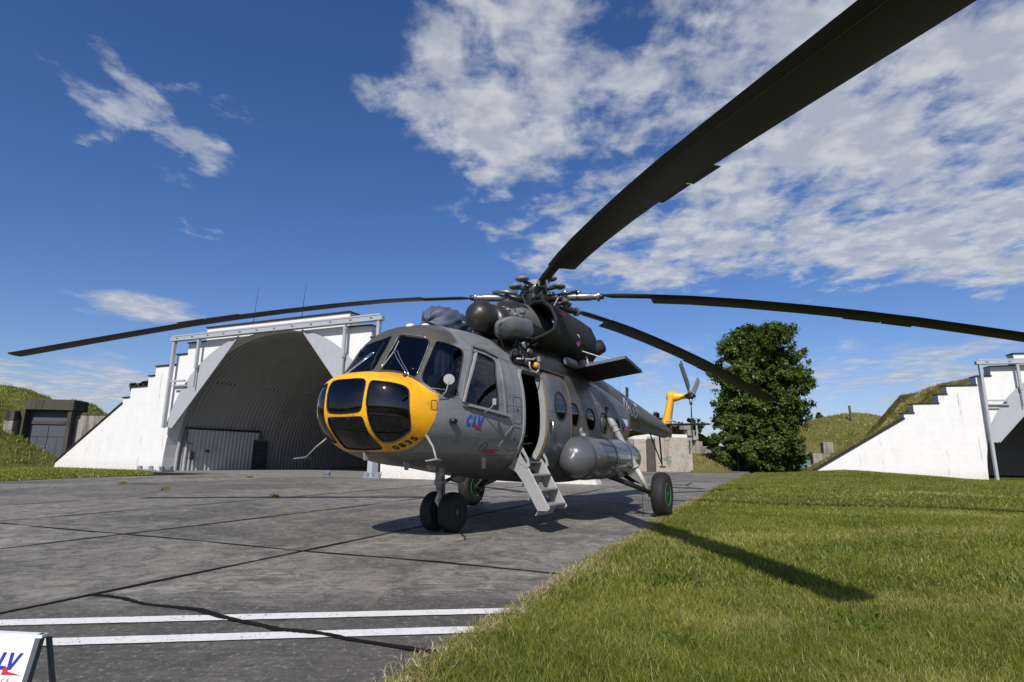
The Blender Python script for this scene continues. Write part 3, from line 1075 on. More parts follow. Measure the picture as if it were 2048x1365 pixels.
# strip of lawn between the left mound and the apron
ll = MB()
ll.add([(-18.9, 19.0, 0.012), (-18.9, 24.1, 0.012), (-18.55, 26.5, 0.012), (-18.3, 29.9, 0.012), (-20.5, 33.2, 0.012), (-23.5, 36.6, 0.012), (-32.5, 40.6, 0.02), (-70, 46, 0.02), (-70, 19, 0.02)], [(8, 7, 6, 5, 4, 3, 2, 1, 0)])
tag(ll.build('verge', M['turf'], recalc=False), kind='structure')
r_ = np.random.default_rng(41)
n_ = 60000
x_ = r_.uniform(-45, -18.2, n_)
y_ = r_.uniform(20, 41, n_)
k_ = (x_ < np.interp(y_, [19, 24.1, 26.5, 29.9, 33.2, 36.6, 40.6], [-18.85, -18.85, -18.5, -18.25, -20.4, -23.4, -32])) & (x_ > -0.95 * y_ - 4)
tag(blades('grass', np.stack([x_[k_], y_[k_], np.full(k_.sum(), 0.0)], 1), 0.11, 0.035, 0.6, 42, M['grass']), 'grass verge along the far left side of the apron', 'grass', kind='stuff')

# ------------------------------------------------------------------ left bunker
bk = thing('bunker', 'dark weathered concrete bunker with grey double doors set into the left mound', 'bunker', (-42.9, 53.0, 0), math.radians(10))
bk.scale = (0.66, 0.85, 1.0)
MB().box((0.3, 1.2, 5.35), (6.0, 3.0, 1.0)).build('roof_slab', M['darkconc'], bk, bevel=0.05)
MB().box((-2.85, 0.9, 2.45), (0.55, 2.4, 4.9)).build('side_wall', M['darkconc'], bk)
MB().box((2.85, 0.9, 2.45), (0.5, 2.0, 4.9)).build('side_wall', M['darkconc'], bk)
for k, (z, h, m_) in enumerate(((4.25, 0.9, 'darkconc'), (3.35, 0.85, 'oldconc'), (2.5, 0.8, 'oldconc'), (1.7, 0.75, 'oldconc'), (0.95, 0.72, 'oldconc'))):
    MB().box((-3.75, -0.55, z), (1.1, 1.1, h)).build('concrete_block', M[m_], bk, bevel=0.03)
MB().box((0, 0.75, 4.35), (5.2, 0.3, 1.0)).build('transom_panel', M['steeldoor'], bk)
MB().box((0, 0.66, 3.72), (5.2, 0.3, 0.28)).build('lintel', M['darkconc'], bk)
for sgn in (-1, 1):
    d = MB().box((sgn * 1.26, 0.72, 1.78), (2.46, 0.14, 3.56)).build('door_leaf', M['steeldoor'], bk, bevel=0.015)
    MB().box((sgn * 1.26, 0.64, 2.45), (2.4, 0.03, 0.06)).build('door_seam', M['pipe'], d)
    MB().box((sgn * 1.26, 0.64, 1.2), (0.05, 0.03, 2.4)).build('door_seam', M['pipe'], d)
    MB().box((sgn * 0.25, 0.61, 1.55), (0.3, 0.06, 0.06)).build('door_handle', M['galv'], d)
MB().box((0, 2.2, 2.4), (5.4, 0.3, 4.8)).build('back_wall', M['darkconc'], bk)
ww = thing('wing_wall', 'stained grey concrete wing wall between bunker and white shelter', 'wall', (-41.2, 53.8, 0), math.radians(-4))
MB().box((4.2, 0.5, 2.25), (9.2, 0.5, 4.5)).build('wall', M['oldconc'], ww, bevel=0.04)
MB().box((4.2, 0.5, 4.54), (9.3, 0.6, 0.09)).build('coping', M['darkconc'], ww)

# ------------------------------------------------------------------ centre background
rw = thing('revetment_wall', 'stained concrete blast wall with green camouflage patches behind the tail boom', 'wall', (8.2, 50.8, 0), math.radians(-3))
px_ = 0.0
for k, (w, m_, dz, dy) in enumerate(((1.3, 'camoconc', 0.0, 0), (1.25, 'oldconc', 0.05, 0.2), (1.1, 'camoconc', 0.0, 0), (0.75, 'darkconc', -0.03, 0.25), (3.2, 'camoconc', 0.06, 0))):
    MB().box((px_ + w / 2, dy, 1.40 + dz / 2), (w - 0.04, 0.45, 2.8 + dz)).build('wall_panel', M[m_], rw, bevel=0.03)
    px_ += w
MB().box((px_ - 0.25, -0.1, 2.2), (0.08, 0.5, 1.1)).build('iron_post', M['pipe'], rw)

b2 = thing('bunker', 'low concrete bunker with faded teal doors beside the big tree', 'bunker', (24.6, 66.0, 0), math.radians(2))
MB().box((1.5, 1.0, 2.12), (15.0, 3.0, 0.85)).build('roof_slab', M['oldconc'], b2, bevel=0.05)
for k in range(5):
    MB().box((-5.2 + k * 3.1, -0.2, 0.84), (0.5, 0.6, 1.68)).build('pillar', M['darkconc'], b2)
    d = MB().box((-3.65 + k * 3.1, 0.1, 0.83), (2.58, 0.15, 1.66)).build('door_leaf', M['bluedoor'], b2)
    MB().box((-3.65 + k * 3.1, 0.01, 0.83), (0.05, 0.04, 1.6)).build('door_seam', M['pipe'], d)
sw = thing('stepped_wall', 'pale stepped concrete blocks on the slope right of the tree', 'wall', (30.2, 56.5, 0), math.radians(-10))
for k, (x, z, w, h) in enumerate(((0, 0.9, 1.6, 1.8), (0.75, 2.35, 0.9, 1.1), (-0.5, 0.35, 1.5, 0.7))):
    MB().box((x, 0.2 * k, z), (w, 0.9, h)).build('concrete_block', M['oldconc'], sw, bevel=0.04)

# far shelter, white front seen past the wall
fh = thing('aircraft_shelter', 'small distant white shelter front with stepped concrete edge, behind the blast wall', 'hangar', (24.5, 92.0, 0), math.radians(18), 'whitewashed aircraft shelters')
frx = lambda u, v, d: (u, d, v)
fo = [(-8, 0), (-8, 3.6), (-5, 4.6), (-2.0, 5.0), (4.3, 5.0), (4.3, 4.2), (5.2, 4.2), (5.2, 3.2), (6.3, 3.2), (6.3, 0)] + [(p[0] - 7.7 + 1.0 + 0.0, p[1]) for p in reversed(arch_pts(4.6, 3.5, 24))]
plate_mesh(fo, [], 0, 0.8, frx).build('front_wall', M['white'], fh)
MB().box((1.0, 9, 2.0), (9.0, 0.3, 4.0)).build('end_wall', M['dark'], fh)  # black colour stands in for the shade inside the arch
for k, (u, z, w, h) in enumerate(((4.9, 5.3, 1.3, 0.9), (5.6, 4.4, 1.2, 0.9), (6.3, 3.5, 1.2, 0.9), (7.0, 2.6, 1.2, 0.9), (4.2, 6.2, 1.3, 0.8))):
    MB().box((u, 0.3, z), (w, 1.2, h)).build('concrete_block', M['oldconc'], fh)
MB().box((1.2, -0.4, 4.35), (9.0, 0.3, 0.3)).build('gantry_beam', M['steel'], fh)
MB().box((5.9, -0.4, 6.0), (0.2, 0.2, 3.4)).build('frame_post', M['steel'], fh)
hh = MB()
hh.loft([[(u, y, z) for u, z in ((4.4, 6.6 * s_ + 0.1), (8, 5.4 * s_), (12, 3.0 * s_), (17, 0.0))] for y, s_ in ((0.9, 0.95), (6, 1.0), (20, 0.95), (30, 0.2))], False)
hh.build('earth_cover', M['drygrass'], fh, smooth=True)

tag(MB().beam((47.3, 79.5, 6.6), (47.2, 79.5, 8.7), 0.22, 0.22).build('fence_post', M['wood']), 'lone dark timber post standing on the dry field mound', 'post')

# ------------------------------------------------------------------ trees


def leaf_cloud(name, cen, rad, nrm, size, seed, mat, parent):
    r = np.random.default_rng(seed)
    n = len(cen)
    # orient each leaf near the outward direction with scatter
    d = nrm + r.normal(0, 0.55, (n, 3))
    d /= np.linalg.norm(d, axis=1)[:, None] + 1e-9
    a = np.cross(d, r.normal(0, 1, (n, 3)))
    a /= np.linalg.norm(a, axis=1)[:, None] + 1e-9
    b = np.cross(d, a)
    s = size * r.uniform(0.55, 1.35, n)
    a *= s[:, None]
    b *= (s * 0.62)[:, None]
    V = np.stack([cen - a, cen + b * 0.9 + d * 0.12 * s[:, None], cen + a, cen - b * 0.9 + d * 0.12 * s[:, None]], 1).reshape(-1, 3)
    me = bpy.data.meshes.new(name)
    me.vertices.add(n * 4)
    me.vertices.foreach_set('co', V.ravel().astype(np.float32))
    me.loops.add(n * 4)
    me.loops.foreach_set('vertex_index', np.arange(n * 4, dtype=np.int32))
    me.polygons.add(n)
    me.polygons.foreach_set('loop_start', (np.arange(n) * 4).astype(np.int32))
    me.polygons.foreach_set('loop_total', np.full(n, 4, np.int32))
    me.update()
    at = me.color_attributes.new('tint', 'FLOAT_COLOR', 'POINT')
    col = np.ones((n, 4, 4), np.float32)
    col[:, :, 0] = np.clip(r.normal(0.42, 0.24, n), 0, 1)[:, None]
    at.data.foreach_set('color', col.ravel())
    o = bpy.data.objects.new(name, me)
    C.objects.link(o)
    me.materials.append(mat)
    o.parent = parent
    return o


def tree(name, label, loc, H, W, seed, nleaf, leaf, mat, lumps=None, low=0.02, group=None, shape='round', trunk=0.3):
    r = np.random.default_rng(seed)
    t = thing(name, label, 'tree', loc, 0, group)
    tb = MB()
    tb.tube([(0, 0, -0.1), (0.1, 0, H * 0.25), (-0.1, 0.1, H * 0.55), (0.1, 0, H * 0.9)], [trunk, trunk * 0.8, trunk * 0.5, 0.05], 10)
    L = []
    nl = lumps or 46
    for k in range(nl):
        u = r.uniform(low, 0.97)
        if shape == 'round':
            env = W / 2 * math.sqrt(max(0.02, 1 - ((u - 0.48) / 0.56) ** 2)) * (0.80 + 0.35 * r.random())
        else:
            env = W / 2 * (1.02 - u) * (0.8 + 0.4 * r.random())
        az = r.uniform(0, 2 * math.pi)
        rr_ = env * math.sqrt(r.uniform(0.15, 0.85))
        c = np.array([rr_ * math.cos(az), rr_ * math.sin(az), u * H])
        R_ = W * r.uniform(0.07, 0.135) * (1.0 if shape == 'round' else 0.8)
        L.append((c, R_))
        if k % 3 == 0:
            tb.tube([(0, 0, max(0.1, c[2] * 0.7)), tuple(c * np.array([0.55, 0.55, 0.92])), tuple(c)], [trunk * 0.35, trunk * 0.2, 0.03], 6)
    tb.build('trunk', M['bark'], t, smooth=True)
    cen, nr = [], []
    tot = sum(q[1] ** 2 for q in L)
    for c, R_ in L:
        n = int(nleaf * R_ ** 2 / tot)
        # each lump is itself made of sprigs
        ns = max(4, n // 42)
        d = r.normal(0, 1, (ns, 3))
        d /= np.linalg.norm(d, axis=1)[:, None]
        d[:, 2] = d[:, 2] * 0.85 + 0.08
        sp = c + d * R_ * (r.uniform(0.45, 1.0, ns) ** 0.6)[:, None] * np.array([1.1, 1.1, 0.85])
        k = r.integers(0, ns, n)
        e = r.normal(0, R_ * 0.16, (n, 3))
        p = sp[k] + e
        cen.append(p)
        nn = (p - c)
        nn /= np.linalg.norm(nn, axis=1)[:, None] + 1e-9
        nn[:, 2] += 0.45
        nr.append(nn)
    cen, nr = np.concatenate(cen), np.concatenate(nr)
    cen[:, 2] = np.maximum(cen[:, 2], 0.05)
    leaf_cloud('crown', cen, None, nr, leaf, seed + 5, mat, t)
    return t


tree('broadleaf_tree', 'tall dense green maple standing between the tail rotor and the right shelter', (26.2, 59.0, 0), 15.2, 9.8, 3, 110000, 0.15, M['leaf'], 260, low=0.02, trunk=0.35)
tree('broadleaf_tree', 'low spreading lobe of foliage at the foot of the tall tree, tail rotor side', (22.3, 57.0, 0), 5.4, 5.6, 9, 18000, 0.15, M['leaf'], 44, low=0.10, trunk=0.12)
trees_far = [((-39.5, 62.0), 8.6, 5.0, 'round', 'dark treetop just above the white shelter slope on the left'),
             ((22.5, 118), 9.0, 11, 'round', 'dark tree far behind the tail pylon, left of the row'),
             ((30.0, 122), 10.0, 12, 'round', 'dark tree far behind the tail rotor'),
             ((37.5, 120), 9.2, 11, 'round', 'dark tree far behind, nearest the big maple'),
             ((55.0, 102), 7.3, 5.0, 'cone', 'small dark pine on the mound right of the maple, left of two'),
             ((58.5, 104), 7.0, 3.6, 'cone', 'small dark pine on the mound right of the maple, right of two'),
             ((14.0, 124), 8.5, 12, 'round', 'dark tree far behind the fuselage'),
             ((66, 130), 7.0, 14, 'round', 'low dark tree line behind the dry mound')]
for k, ((x, y), h, w, sh, lb) in enumerate(trees_far):
    tree('distant_tree', lb, (x, y, 0 if k not in (4, 5) else 2.6), h if k not in (4, 5) else h - 0.6, w, 60 + k, 5000, 0.30, M['leafdark'], 26, group='distant trees', shape=sh)


# ================================================================== helicopter
HELI = thing('helicopter', 'grey camouflaged military transport helicopter with yellow nose and yellow tail fin, parked on the apron', 'helicopter', (-1.9442542, 7.36057261, 0.0), math.atan2(-0.87519805, -0.48376479))
H = HELI


def mat_skin():
    """grey camouflage paint: soft-edged olive fields over two greys, flat grey towards the belly, seams and rivet relief"""
    m, t, b = new_mat('fuselage_paint')
    tc = t.node('ShaderNodeTexCoord').outputs['Object']
    x, y, z = t.xyz(tc)
    nn = t.noise(tc, 1.1, 3, 0.5)
    wv = t.math('MULTIPLY', t.math('SUBTRACT', nn, 0.5), 1.1)
    grey = t.mix(t.noise(tc, 2.2, 5, 0.6), (0.180, 0.186, 0.199), (0.228, 0.234, 0.247))
    dgrey = t.mix(t.noise(tc, 3.0, 5, 0.6), (0.078, 0.083, 0.095), (0.104, 0.110, 0.124))
    olive = t.mix(t.noise(tc, 3.0, 5, 0.6), (0.060, 0.058, 0.045), (0.082, 0.078, 0.060))
    xs = t.math('ADD', x, t.math('MULTIPLY', wv, 0.5))
    zs = t.math('ADD', z, t.math('MULTIPLY', wv, 0.35))
    c = grey
    # darker grey field on the rear half
    c = t.mix(t.ramp(xs, -2.9, -3.3), c, dgrey)
    # olive windscreen surround (front roof)
    roof = t.math('MULTIPLY', t.ramp(zs, 2.02, 2.10), t.ramp(t.math('ADD', xs, t.math('MULTIPLY', t.math('SUBTRACT', t.math('ABSOLUTE', y), 0.0), -0.12)), -1.10, -0.98))
    roof = t.math('MULTIPLY', roof, t.ramp(t.math('ABSOLUTE', y), 0.86, 0.80))
    c = t.mix(roof, c, olive)
    # olive bands amidships and on the rear fuselage
    for x0, w0 in ((-4.45, 0.42), (-6.25, 0.38), (-8.3, 0.5)):
        bnd = t.ramp(t.math('ABSOLUTE', t.math('SUBTRACT', t.math('ADD', xs, t.math('MULTIPLY', z, 0.35)), x0 + 0.7)), w0 + 0.1, w0 - 0.1)
        c = t.mix(bnd, c, olive)
    # flat grey towards the belly
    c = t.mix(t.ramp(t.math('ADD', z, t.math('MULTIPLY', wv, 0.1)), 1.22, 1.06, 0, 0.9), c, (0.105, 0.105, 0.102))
    # grime
    gr_ = t.noise(t.comb(t.math('MULTIPLY', x, 1.0), t.math('MULTIPLY', y, 3.0), t.math('MULTIPLY', z, 2.2)), 1.6, 7, 0.68, 0.4)
    c = t.mix(t.ramp(gr_, 0.48, 0.72, 0, 0.50), c, (0.050, 0.048, 0.045))
    soot = t.math('MULTIPLY', t.ramp(x, -5.2, -6.6), t.ramp(z, 1.9, 2.6))
    c = t.mix(t.math('MULTIPLY', soot, t.ramp(t.noise(t.comb(t.math('MULTIPLY', x, 0.6), y, t.math('MULTIPLY', z, 4.0)), 1.5, 6, 0.6), 0.35, 0.7, 0, 0.6)), c, (0.03, 0.03, 0.03))
    drip = t.noise(t.comb(t.math('MULTIPLY', x, 9.0), t.math('MULTIPLY', y, 2.0), t.math('MULTIPLY', z, 0.8)), 1.0, 6, 0.7)
    c = t.mix(t.ramp(drip, 0.60, 0.74, 0, 0.40), c, (0.045, 0.044, 0.042))
    c = t.mix(t.ramp(t.noise(tc, 18, 5, 0.7), 0.62, 0.78, 0, 0.30), c, (0.30, 0.30, 0.30))
    # panel seams (frames every 0.52 m, stringers on the sides)
    fx = t.math('ABSOLUTE', t.math('SUBTRACT', t.math('FRACT', t.math('DIVIDE', t.math('ADD', x, 20.11), 0.86)), 0.5))
    fz = t.math('ABSOLUTE', t.math('SUBTRACT', t.math('FRACT', t.math('DIVIDE', t.math('ADD', z, 5.33), 0.72)), 0.5))
    seam = t.math('MAXIMUM', t.ramp(fx, 0.4945, 0.4985), t.ramp(fz, 0.4935, 0.4982))
    c = t.mix(t.math('MULTIPLY', seam, 0.8), c, (0.035, 0.035, 0.035))
    t.link(c, b.inputs['Base Color'])
    t.link(t.ramp(gr_, 0.3, 0.75, 0.30, 0.48), b.inputs['Roughness'])
    b.inputs['Specular IOR Level'].default_value = 0.5
    # rivets: dots along the seams and slight oil-canning
    rv = t.node('ShaderNodeTexVoronoi')
    rv.inputs['Scale'].default_value = 1.0
    oil = t.noise(tc, 2.4, 2, 0.5)
    bn = t.node('ShaderNodeBump')
    bn.inputs['Strength'].default_value = 0.6
    bn.inputs['Distance'].default_value = 0.016
    rx = t.math('ABSOLUTE', t.math('SUBTRACT', t.math('FRACT', t.math('MULTIPLY', z, 24.0)), 0.5))
    rz = t.math('ABSOLUTE', t.math('SUBTRACT', t.math('FRACT', t.math('MULTIPLY', x, 24.0)), 0.5))
    line1 = t.math('MULTIPLY', t.ramp(t.math('ABSOLUTE', t.math('SUBTRACT', fx, 0.475)), 0.008, 0.003), t.ramp(rx, 0.30, 0.12))
    line2 = t.math('MULTIPLY', t.ramp(t.math('ABSOLUTE', t.math('SUBTRACT', fz, 0.472)), 0.010, 0.003), t.ramp(rz, 0.30, 0.12))
    hgt = t.math('ADD', t.math('MULTIPLY', oil, 0.9), t.math('ADD', t.math('MULTIPLY', t.math('MAXIMUM', line1, line2), 0.45), t.math('MULTIPLY', seam, -0.35)))
    t.link(hgt, bn.inputs['Height'])
    t.link(bn.outputs[0], b.inputs['Normal'])
    return m


def mat_glass(name, tint=(0.030, 0.036, 0.045), refl=1.0):
    """dark acrylic glazing: mostly a mirror of the sky at glancing angles, dim view of the cabin"""
    m, t, b = new_mat(name)
    t.n.remove(b)
    tr = t.node('ShaderNodeBsdfTransparent')
    tr.inputs[0].default_value = (*tint, 1)
    gl = t.node('ShaderNodeBsdfGlossy')
    gl.inputs['Roughness'].default_value = 0.025
    gl.inputs['Color'].default_value = (refl, refl, refl, 1)
    fr_ = t.node('ShaderNodeFresnel')
    fr_.inputs['IOR'].default_value = 1.52
    mx = t.node('ShaderNodeMixShader')
    t.link(t.math('MAXIMUM', fr_.outputs[0], 0.055), mx.inputs[0])
    t.link(tr.outputs[0], mx.inputs[1])
    t.link(gl.outputs[0], mx.inputs[2])
    t.link(mx.outputs[0], t.n['Material Output'].inputs['Surface'])
    return m


def mat_blade():
    m, t, b = new_mat('rotor_blade_paint')
    tc = t.node('ShaderNodeTexCoord').outputs['Object']
    c = t.mix(t.noise(tc, 2.0, 5, 0.6), (0.022, 0.023, 0.019), (0.034, 0.034, 0.028))
    x = t.xyz(tc)[0]
    seam = t.ramp(t.math('ABSOLUTE', t.math('SUBTRACT', t.math('FRACT', t.math('DIVIDE', x, 0.43)), 0.5)), 0.492, 0.498)
    c = t.mix(t.math('MULTIPLY', seam, 0.6), c, (0.012, 0.012, 0.012))
    c = t.mix(t.ramp(t.noise(tc, 9, 6, 0.7), 0.55, 0.8, 0, 0.3), c, (0.055, 0.052, 0.044))
    t.link(c, b.inputs['Base Color'])
    b.inputs['Roughness'].default_value = 0.5
    b.inputs['Specular IOR Level'].default_value = 0.3
    return m


M['skin'] = mat_skin()
M['yellow'] = simple('yellow_marking_paint', (0.78, 0.385, 0.012), 0.40, var=0.08, vscale=3, dirt=(0.34, 0.15, 0.01), dirt_amt=0.45, dirt_scale=4, bump=0.22, bscale=6)
M['glass'] = mat_glass('dark_cockpit_glazing', (0.16, 0.18, 0.22))
M['glassb'] = mat_glass('blue_tinted_windscreen', (0.10, 0.14, 0.24))
M['port'] = mat_glass('porthole_glass', (0.35, 0.37, 0.40))
M['blade'] = mat_blade()
M['rubber'] = simple('tyre_rubber', (0.009, 0.009, 0.0092), 0.75, var=0.25, vscale=9, bump=0.2, bscale=40)
M['rim'] = simple('green_wheel_rim', (0.03, 0.30, 0.075), 0.45, var=0.15)
M['rim_shaded'] = simple('shaded_green_wheel_rim', (0.012, 0.085, 0.025), 0.5, var=0.15)  # darker copy of the rim, shadow on the nose wheels painted in
M['lgrey'] = simple('light_grey_paint', (0.27, 0.274, 0.27), 0.42, var=0.08, dirt=(0.16, 0.155, 0.145), dirt_amt=0.35, dirt_scale=5)
M['beige'] = simple('cabin_beige_paint', (0.42, 0.41, 0.36), 0.55, var=0.08, dirt=(0.2, 0.19, 0.16), dirt_amt=0.3)
M['mgrey'] = simple('mid_grey_paint', (0.15, 0.154, 0.163), 0.40, var=0.1, dirt=(0.08, 0.078, 0.075), dirt_amt=0.4, dirt_scale=3)
M['tank'] = simple('tank_grey_paint', (0.085, 0.088, 0.094), 0.26, var=0.12, vscale=2, dirt=(0.06, 0.058, 0.055), dirt_amt=0.4, dirt_scale=2, coat=0.4)
M['olive'] = simple('dark_olive_paint', (0.024, 0.024, 0.019), 0.38, spec=0.35, var=0.12, dirt=(0.02, 0.02, 0.018), dirt_amt=0.4)
M['dkmetal'] = simple('oily_dark_metal', (0.055, 0.058, 0.062), 0.40, metal=0.7, var=0.3, vscale=15)
M['metal'] = simple('bare_metal', (0.20, 0.20, 0.195), 0.38, metal=0.6, var=0.25, vscale=14, dirt=(0.08, 0.07, 0.06), dirt_amt=0.6, dirt_scale=9)
M['black'] = simple('matt_black', (0.008, 0.008, 0.008), 0.7)
M['interior'] = simple('dark_cabin_lining', (0.022, 0.023, 0.024), 0.85)
M['curtain'] = simple('navy_curtain_cloth', (0.085, 0.095, 0.165), 0.85, var=0.3, vscale=4)
M['red'] = simple('red_paint', (0.45, 0.02, 0.02), 0.5)
M['blue'] = simple('blue_letter_paint', (0.012, 0.06, 0.50), 0.45)
M['navy'] = simple('navy_letter_ink', (0.018, 0.025, 0.30), 0.5)
M['signw'] = simple('white_sign_board', (0.78, 0.79, 0.80), 0.35, var=0.02)
M['pale'] = simple('pale_grey_number_paint', (0.62, 0.62, 0.60), 0.6, var=0.15, vscale=30, dirt=(0.12, 0.12, 0.11), dirt_amt=0.6, dirt_scale=14)
M['underdark'] = simple('matt_dark_olive_paint', (0.020, 0.020, 0.016), 0.65, spec=0.2, var=0.15)
M['rivet'] = simple('rivet_head_paint', (0.30, 0.305, 0.31), 0.4, var=0.2)
M['orange'] = simple('orange_bottle_paint', (0.72, 0.28, 0.02), 0.4)
M['tarp'] = simple('blue_grey_tarpaulin', (0.060, 0.075, 0.115), 0.6, var=0.25, vscale=5)
M['wire'] = simple('pale_hose', (0.45, 0.44, 0.40), 0.5, var=0.1)
M['chrome'] = simple('polished_trim', (0.6, 0.6, 0.6), 0.25, metal=0.9, var=0.1)

# ---- fuselage surface: rings of superellipses along the keel
FS = np.array([
    [0.0, 0.0, 1.70, 1.70, 1.70, 2.0, 2.0], [0.03, 0.315, 1.975, 1.58, 1.75, 2.387, 2.1], [0.10, 0.53, 2.12, 1.445, 1.738, 2.506, 2.1],
    [0.25, 0.729, 2.185, 1.304, 1.719, 2.58, 2.15], [0.50, 0.888, 2.200, 1.149, 1.676, 2.494, 2.2], [0.75, 0.975, 2.518, 1.067, 1.656, 2.537, 2.25],
    [1.10, 1.05, 2.965, 0.996, 1.647, 2.585, 2.3], [1.60, 1.126, 3.059, 0.950, 1.67, 2.443, 2.4], [2.40, 1.175, 3.11, 0.85, 1.691, 2.4, 2.45],
    [3.50, 1.20, 3.10, 0.74, 1.70, 2.4, 2.4], [6.30, 1.262, 2.953, 0.61, 1.72, 2.4, 2.4], [7.20, 1.235, 2.857, 0.68, 1.80, 2.3, 2.3],
    [8.00, 1.165, 2.76, 1.03, 1.90, 2.2, 2.2], [8.70, 0.98, 2.72, 1.342, 2.0, 2.1, 2.1], [9.20, 0.70, 2.752, 1.601, 2.15, 2.1, 2.1]])
FD = 0.3166


def pchip(x, y):
    x, y = np.asarray(x, float), np.asarray(y, float)
    h = np.diff(x)
    d = np.diff(y) / h
    m = np.zeros_like(y)
    for i in range(1, len(x) - 1):
        if d[i - 1] * d[i] > 0:
            w1, w2 = 2 * h[i] + h[i - 1], h[i] + 2 * h[i - 1]
            m[i] = (w1 + w2) / (w1 / d[i - 1] + w2 / d[i])
    m[0], m[-1] = d[0], d[-1]

    def f(t):
        t = np.asarray(t, float)
        i = np.clip(np.searchsorted(x, t, side='right') - 1, 0, len(x) - 2)
        u = (t - x[i]) / h[i]
        u2, u3 = u * u, u * u * u
        return (2 * u3 - 3 * u2 + 1) * y[i] + (u3 - 2 * u2 + u) * h[i] * m[i] + (-2 * u3 + 3 * u2) * y[i + 1] + (u3 - u2) * h[i] * m[i + 1]
    return f


_ff = [pchip(np.sqrt(FS[:, 0]), FS[:, k]) for k in range(1, 7)]


def surf(r, th):
    r, th = np.asarray(r, float), np.asarray(th, float)
    w, zt, zb, zm, nt_, nb_ = [f(r) for f in _ff]
    c, sn = np.cos(th), np.sin(th)
    n = np.where(sn >= 0, nt_, nb_)
    hh_ = np.where(sn >= 0, zt - zm, zm - zb)
    k = (np.abs(c) ** n + np.abs(sn) ** n) ** (-1 / n)
    return np.stack([FD - r * r, w * c * k, zm + hh_ * sn * k], -1)


def surf_n(r, th):
    e = 1e-3
    r = np.maximum(np.asarray(r, float), 0.02)
    a = surf(r + e, th) - surf(r - e, th)
    b = surf(r, th + e) - surf(r, th - e)
    n = np.cross(a, b)
    n /= np.linalg.norm(n, axis=-1)[..., None] + 1e-12
    p = surf(r, th)
    out = p - np.stack([np.minimum(FD - 0.45 - 0 * r, p[..., 0] * 0 + p[..., 0] - 0.02), 0 * r, 1.68 + 0 * r], -1)
    s = np.sign((n * out).sum(-1))
    return n * np.where(s == 0, 1, s)[..., None]


def th_at(s, z, side=1):
    """angle on ring s where the height is z, port (side=1) or starboard"""
    th = np.linspace(-1.5, 1.5, 1200)
    p = surf(np.full_like(th, math.sqrt(s)), th)
    t = float(th[np.argmin(np.abs(p[:, 2] - z))])
    return t if side > 0 else math.pi - t


def xz(x, z, side=1):
    s = FD - x
    return (s, th_at(s, z, side))


def mirror(poly):
    return [(s, math.pi - t) for s, t in reversed(poly)]


def dom(poly):
    return [Vector((math.sqrt(s) * math.cos(t), math.sqrt(s) * math.sin(t))) for s, t in poly]


def smooth_poly(P, it=2, dens=0.012, keep=False):
    if not keep:
        for _ in range(it):
            Q = []
            n = len(P)
            for k in range(n):
                a, b = P[k], P[(k + 1) % n]
                Q += [a * 0.78 + b * 0.22, a * 0.22 + b * 0.78]
            P = Q
    Q = []
    n = len(P)
    for k in range(n):
        a, b = P[k], P[(k + 1) % n]
        m = max(1, int((b - a).length / dens))
        Q += [a + (b - a) * (i / m) for i in range(m)]
    return Q


half_cu = [(0.0644, 1.5708), (0.0706, 1.1863), (0.0758, 1.0491), (0.0732, 0.9519), (0.0596, 0.8319), (0.0367, 0.5517), (0.0273, 0.06), (0.0289, -0.363), (0.0305, -0.5689), (0.0260, -0.7289), (0.0105, -1.5708)]
half_cl = [(0.0265, -1.5708), (0.0414, -0.9176), (0.0506, -0.8033), (0.0596, -0.8319), (0.0881, -0.9405), (0.1617, -1.0891), (0.2479, -1.1463), (0.344, -1.1749), (0.4147, -1.1863), (0.4302, -1.2263), (0.4209, -1.3235), (0.4155, -1.5708)]
full = lambda h: h + mirror(h)[1:-1]
PANES = {
    'centre_upper': full(half_cu), 'centre_lower': full(half_cl),
    'nose_side': [(0.091, 0.8433), (0.1289, 0.7347), (0.2201, 0.6203), (0.3032, 0.5631), (0.3412, 0.5003), (0.3412, 0.3973), (0.3246, 0.1115), (0.3301, -0.0886), (0.3582, -0.2658), (0.4055, -0.4774), (0.4178, -0.5517), (0.4085, -0.6661), (0.4024, -0.8147), (0.3934, -0.9576), (0.3582, -1.0548), (0.3138, -1.072), (0.2091, -1.0205), (0.1123, -0.8604), (0.0608, -0.586), (0.0404, -0.0486), (0.0444, 0.4374), (0.0668, 0.7347)],
    'windscreen': [(0.935, 1.495), (0.930, 1.44), (0.917, 1.232), (0.935, 1.04), (0.9215, 0.985), (0.88, 0.96), (0.73, 0.9005), (0.585, 0.825), (0.558, 0.83), (0.560, 0.95), (0.565, 1.15), (0.568, 1.35), (0.572, 1.49), (0.60, 1.515), (0.74, 1.512), (0.90, 1.503)],
    'quarter': [(0.968, 0.9005), (0.9965, 0.8662), (1.0844, 0.7632), (1.2285, 0.7118), (1.2821, 0.6775), (1.2659, 0.6317), (1.1553, 0.5003), (1.0498, 0.3287), (1.0013, 0.2487), (0.9775, 0.2087), (0.8851, 0.203), (0.8016, 0.2373), (0.716, 0.3287), (0.6265, 0.4774), (0.5822, 0.6832), (0.6508, 0.7747), (0.8102, 0.849), (0.9215, 0.889)],
    'slide': [(1.514, 0.6832), (1.7272, 0.6718), (1.9813, 0.6203), (2.0016, 0.5803), (1.9013, 0.2544), (1.8947, 0.0886), (1.8619, 0.0715), (1.1968, 0.1344), (1.145, 0.1629), (1.1605, 0.2144), (1.293, 0.4602)],
}
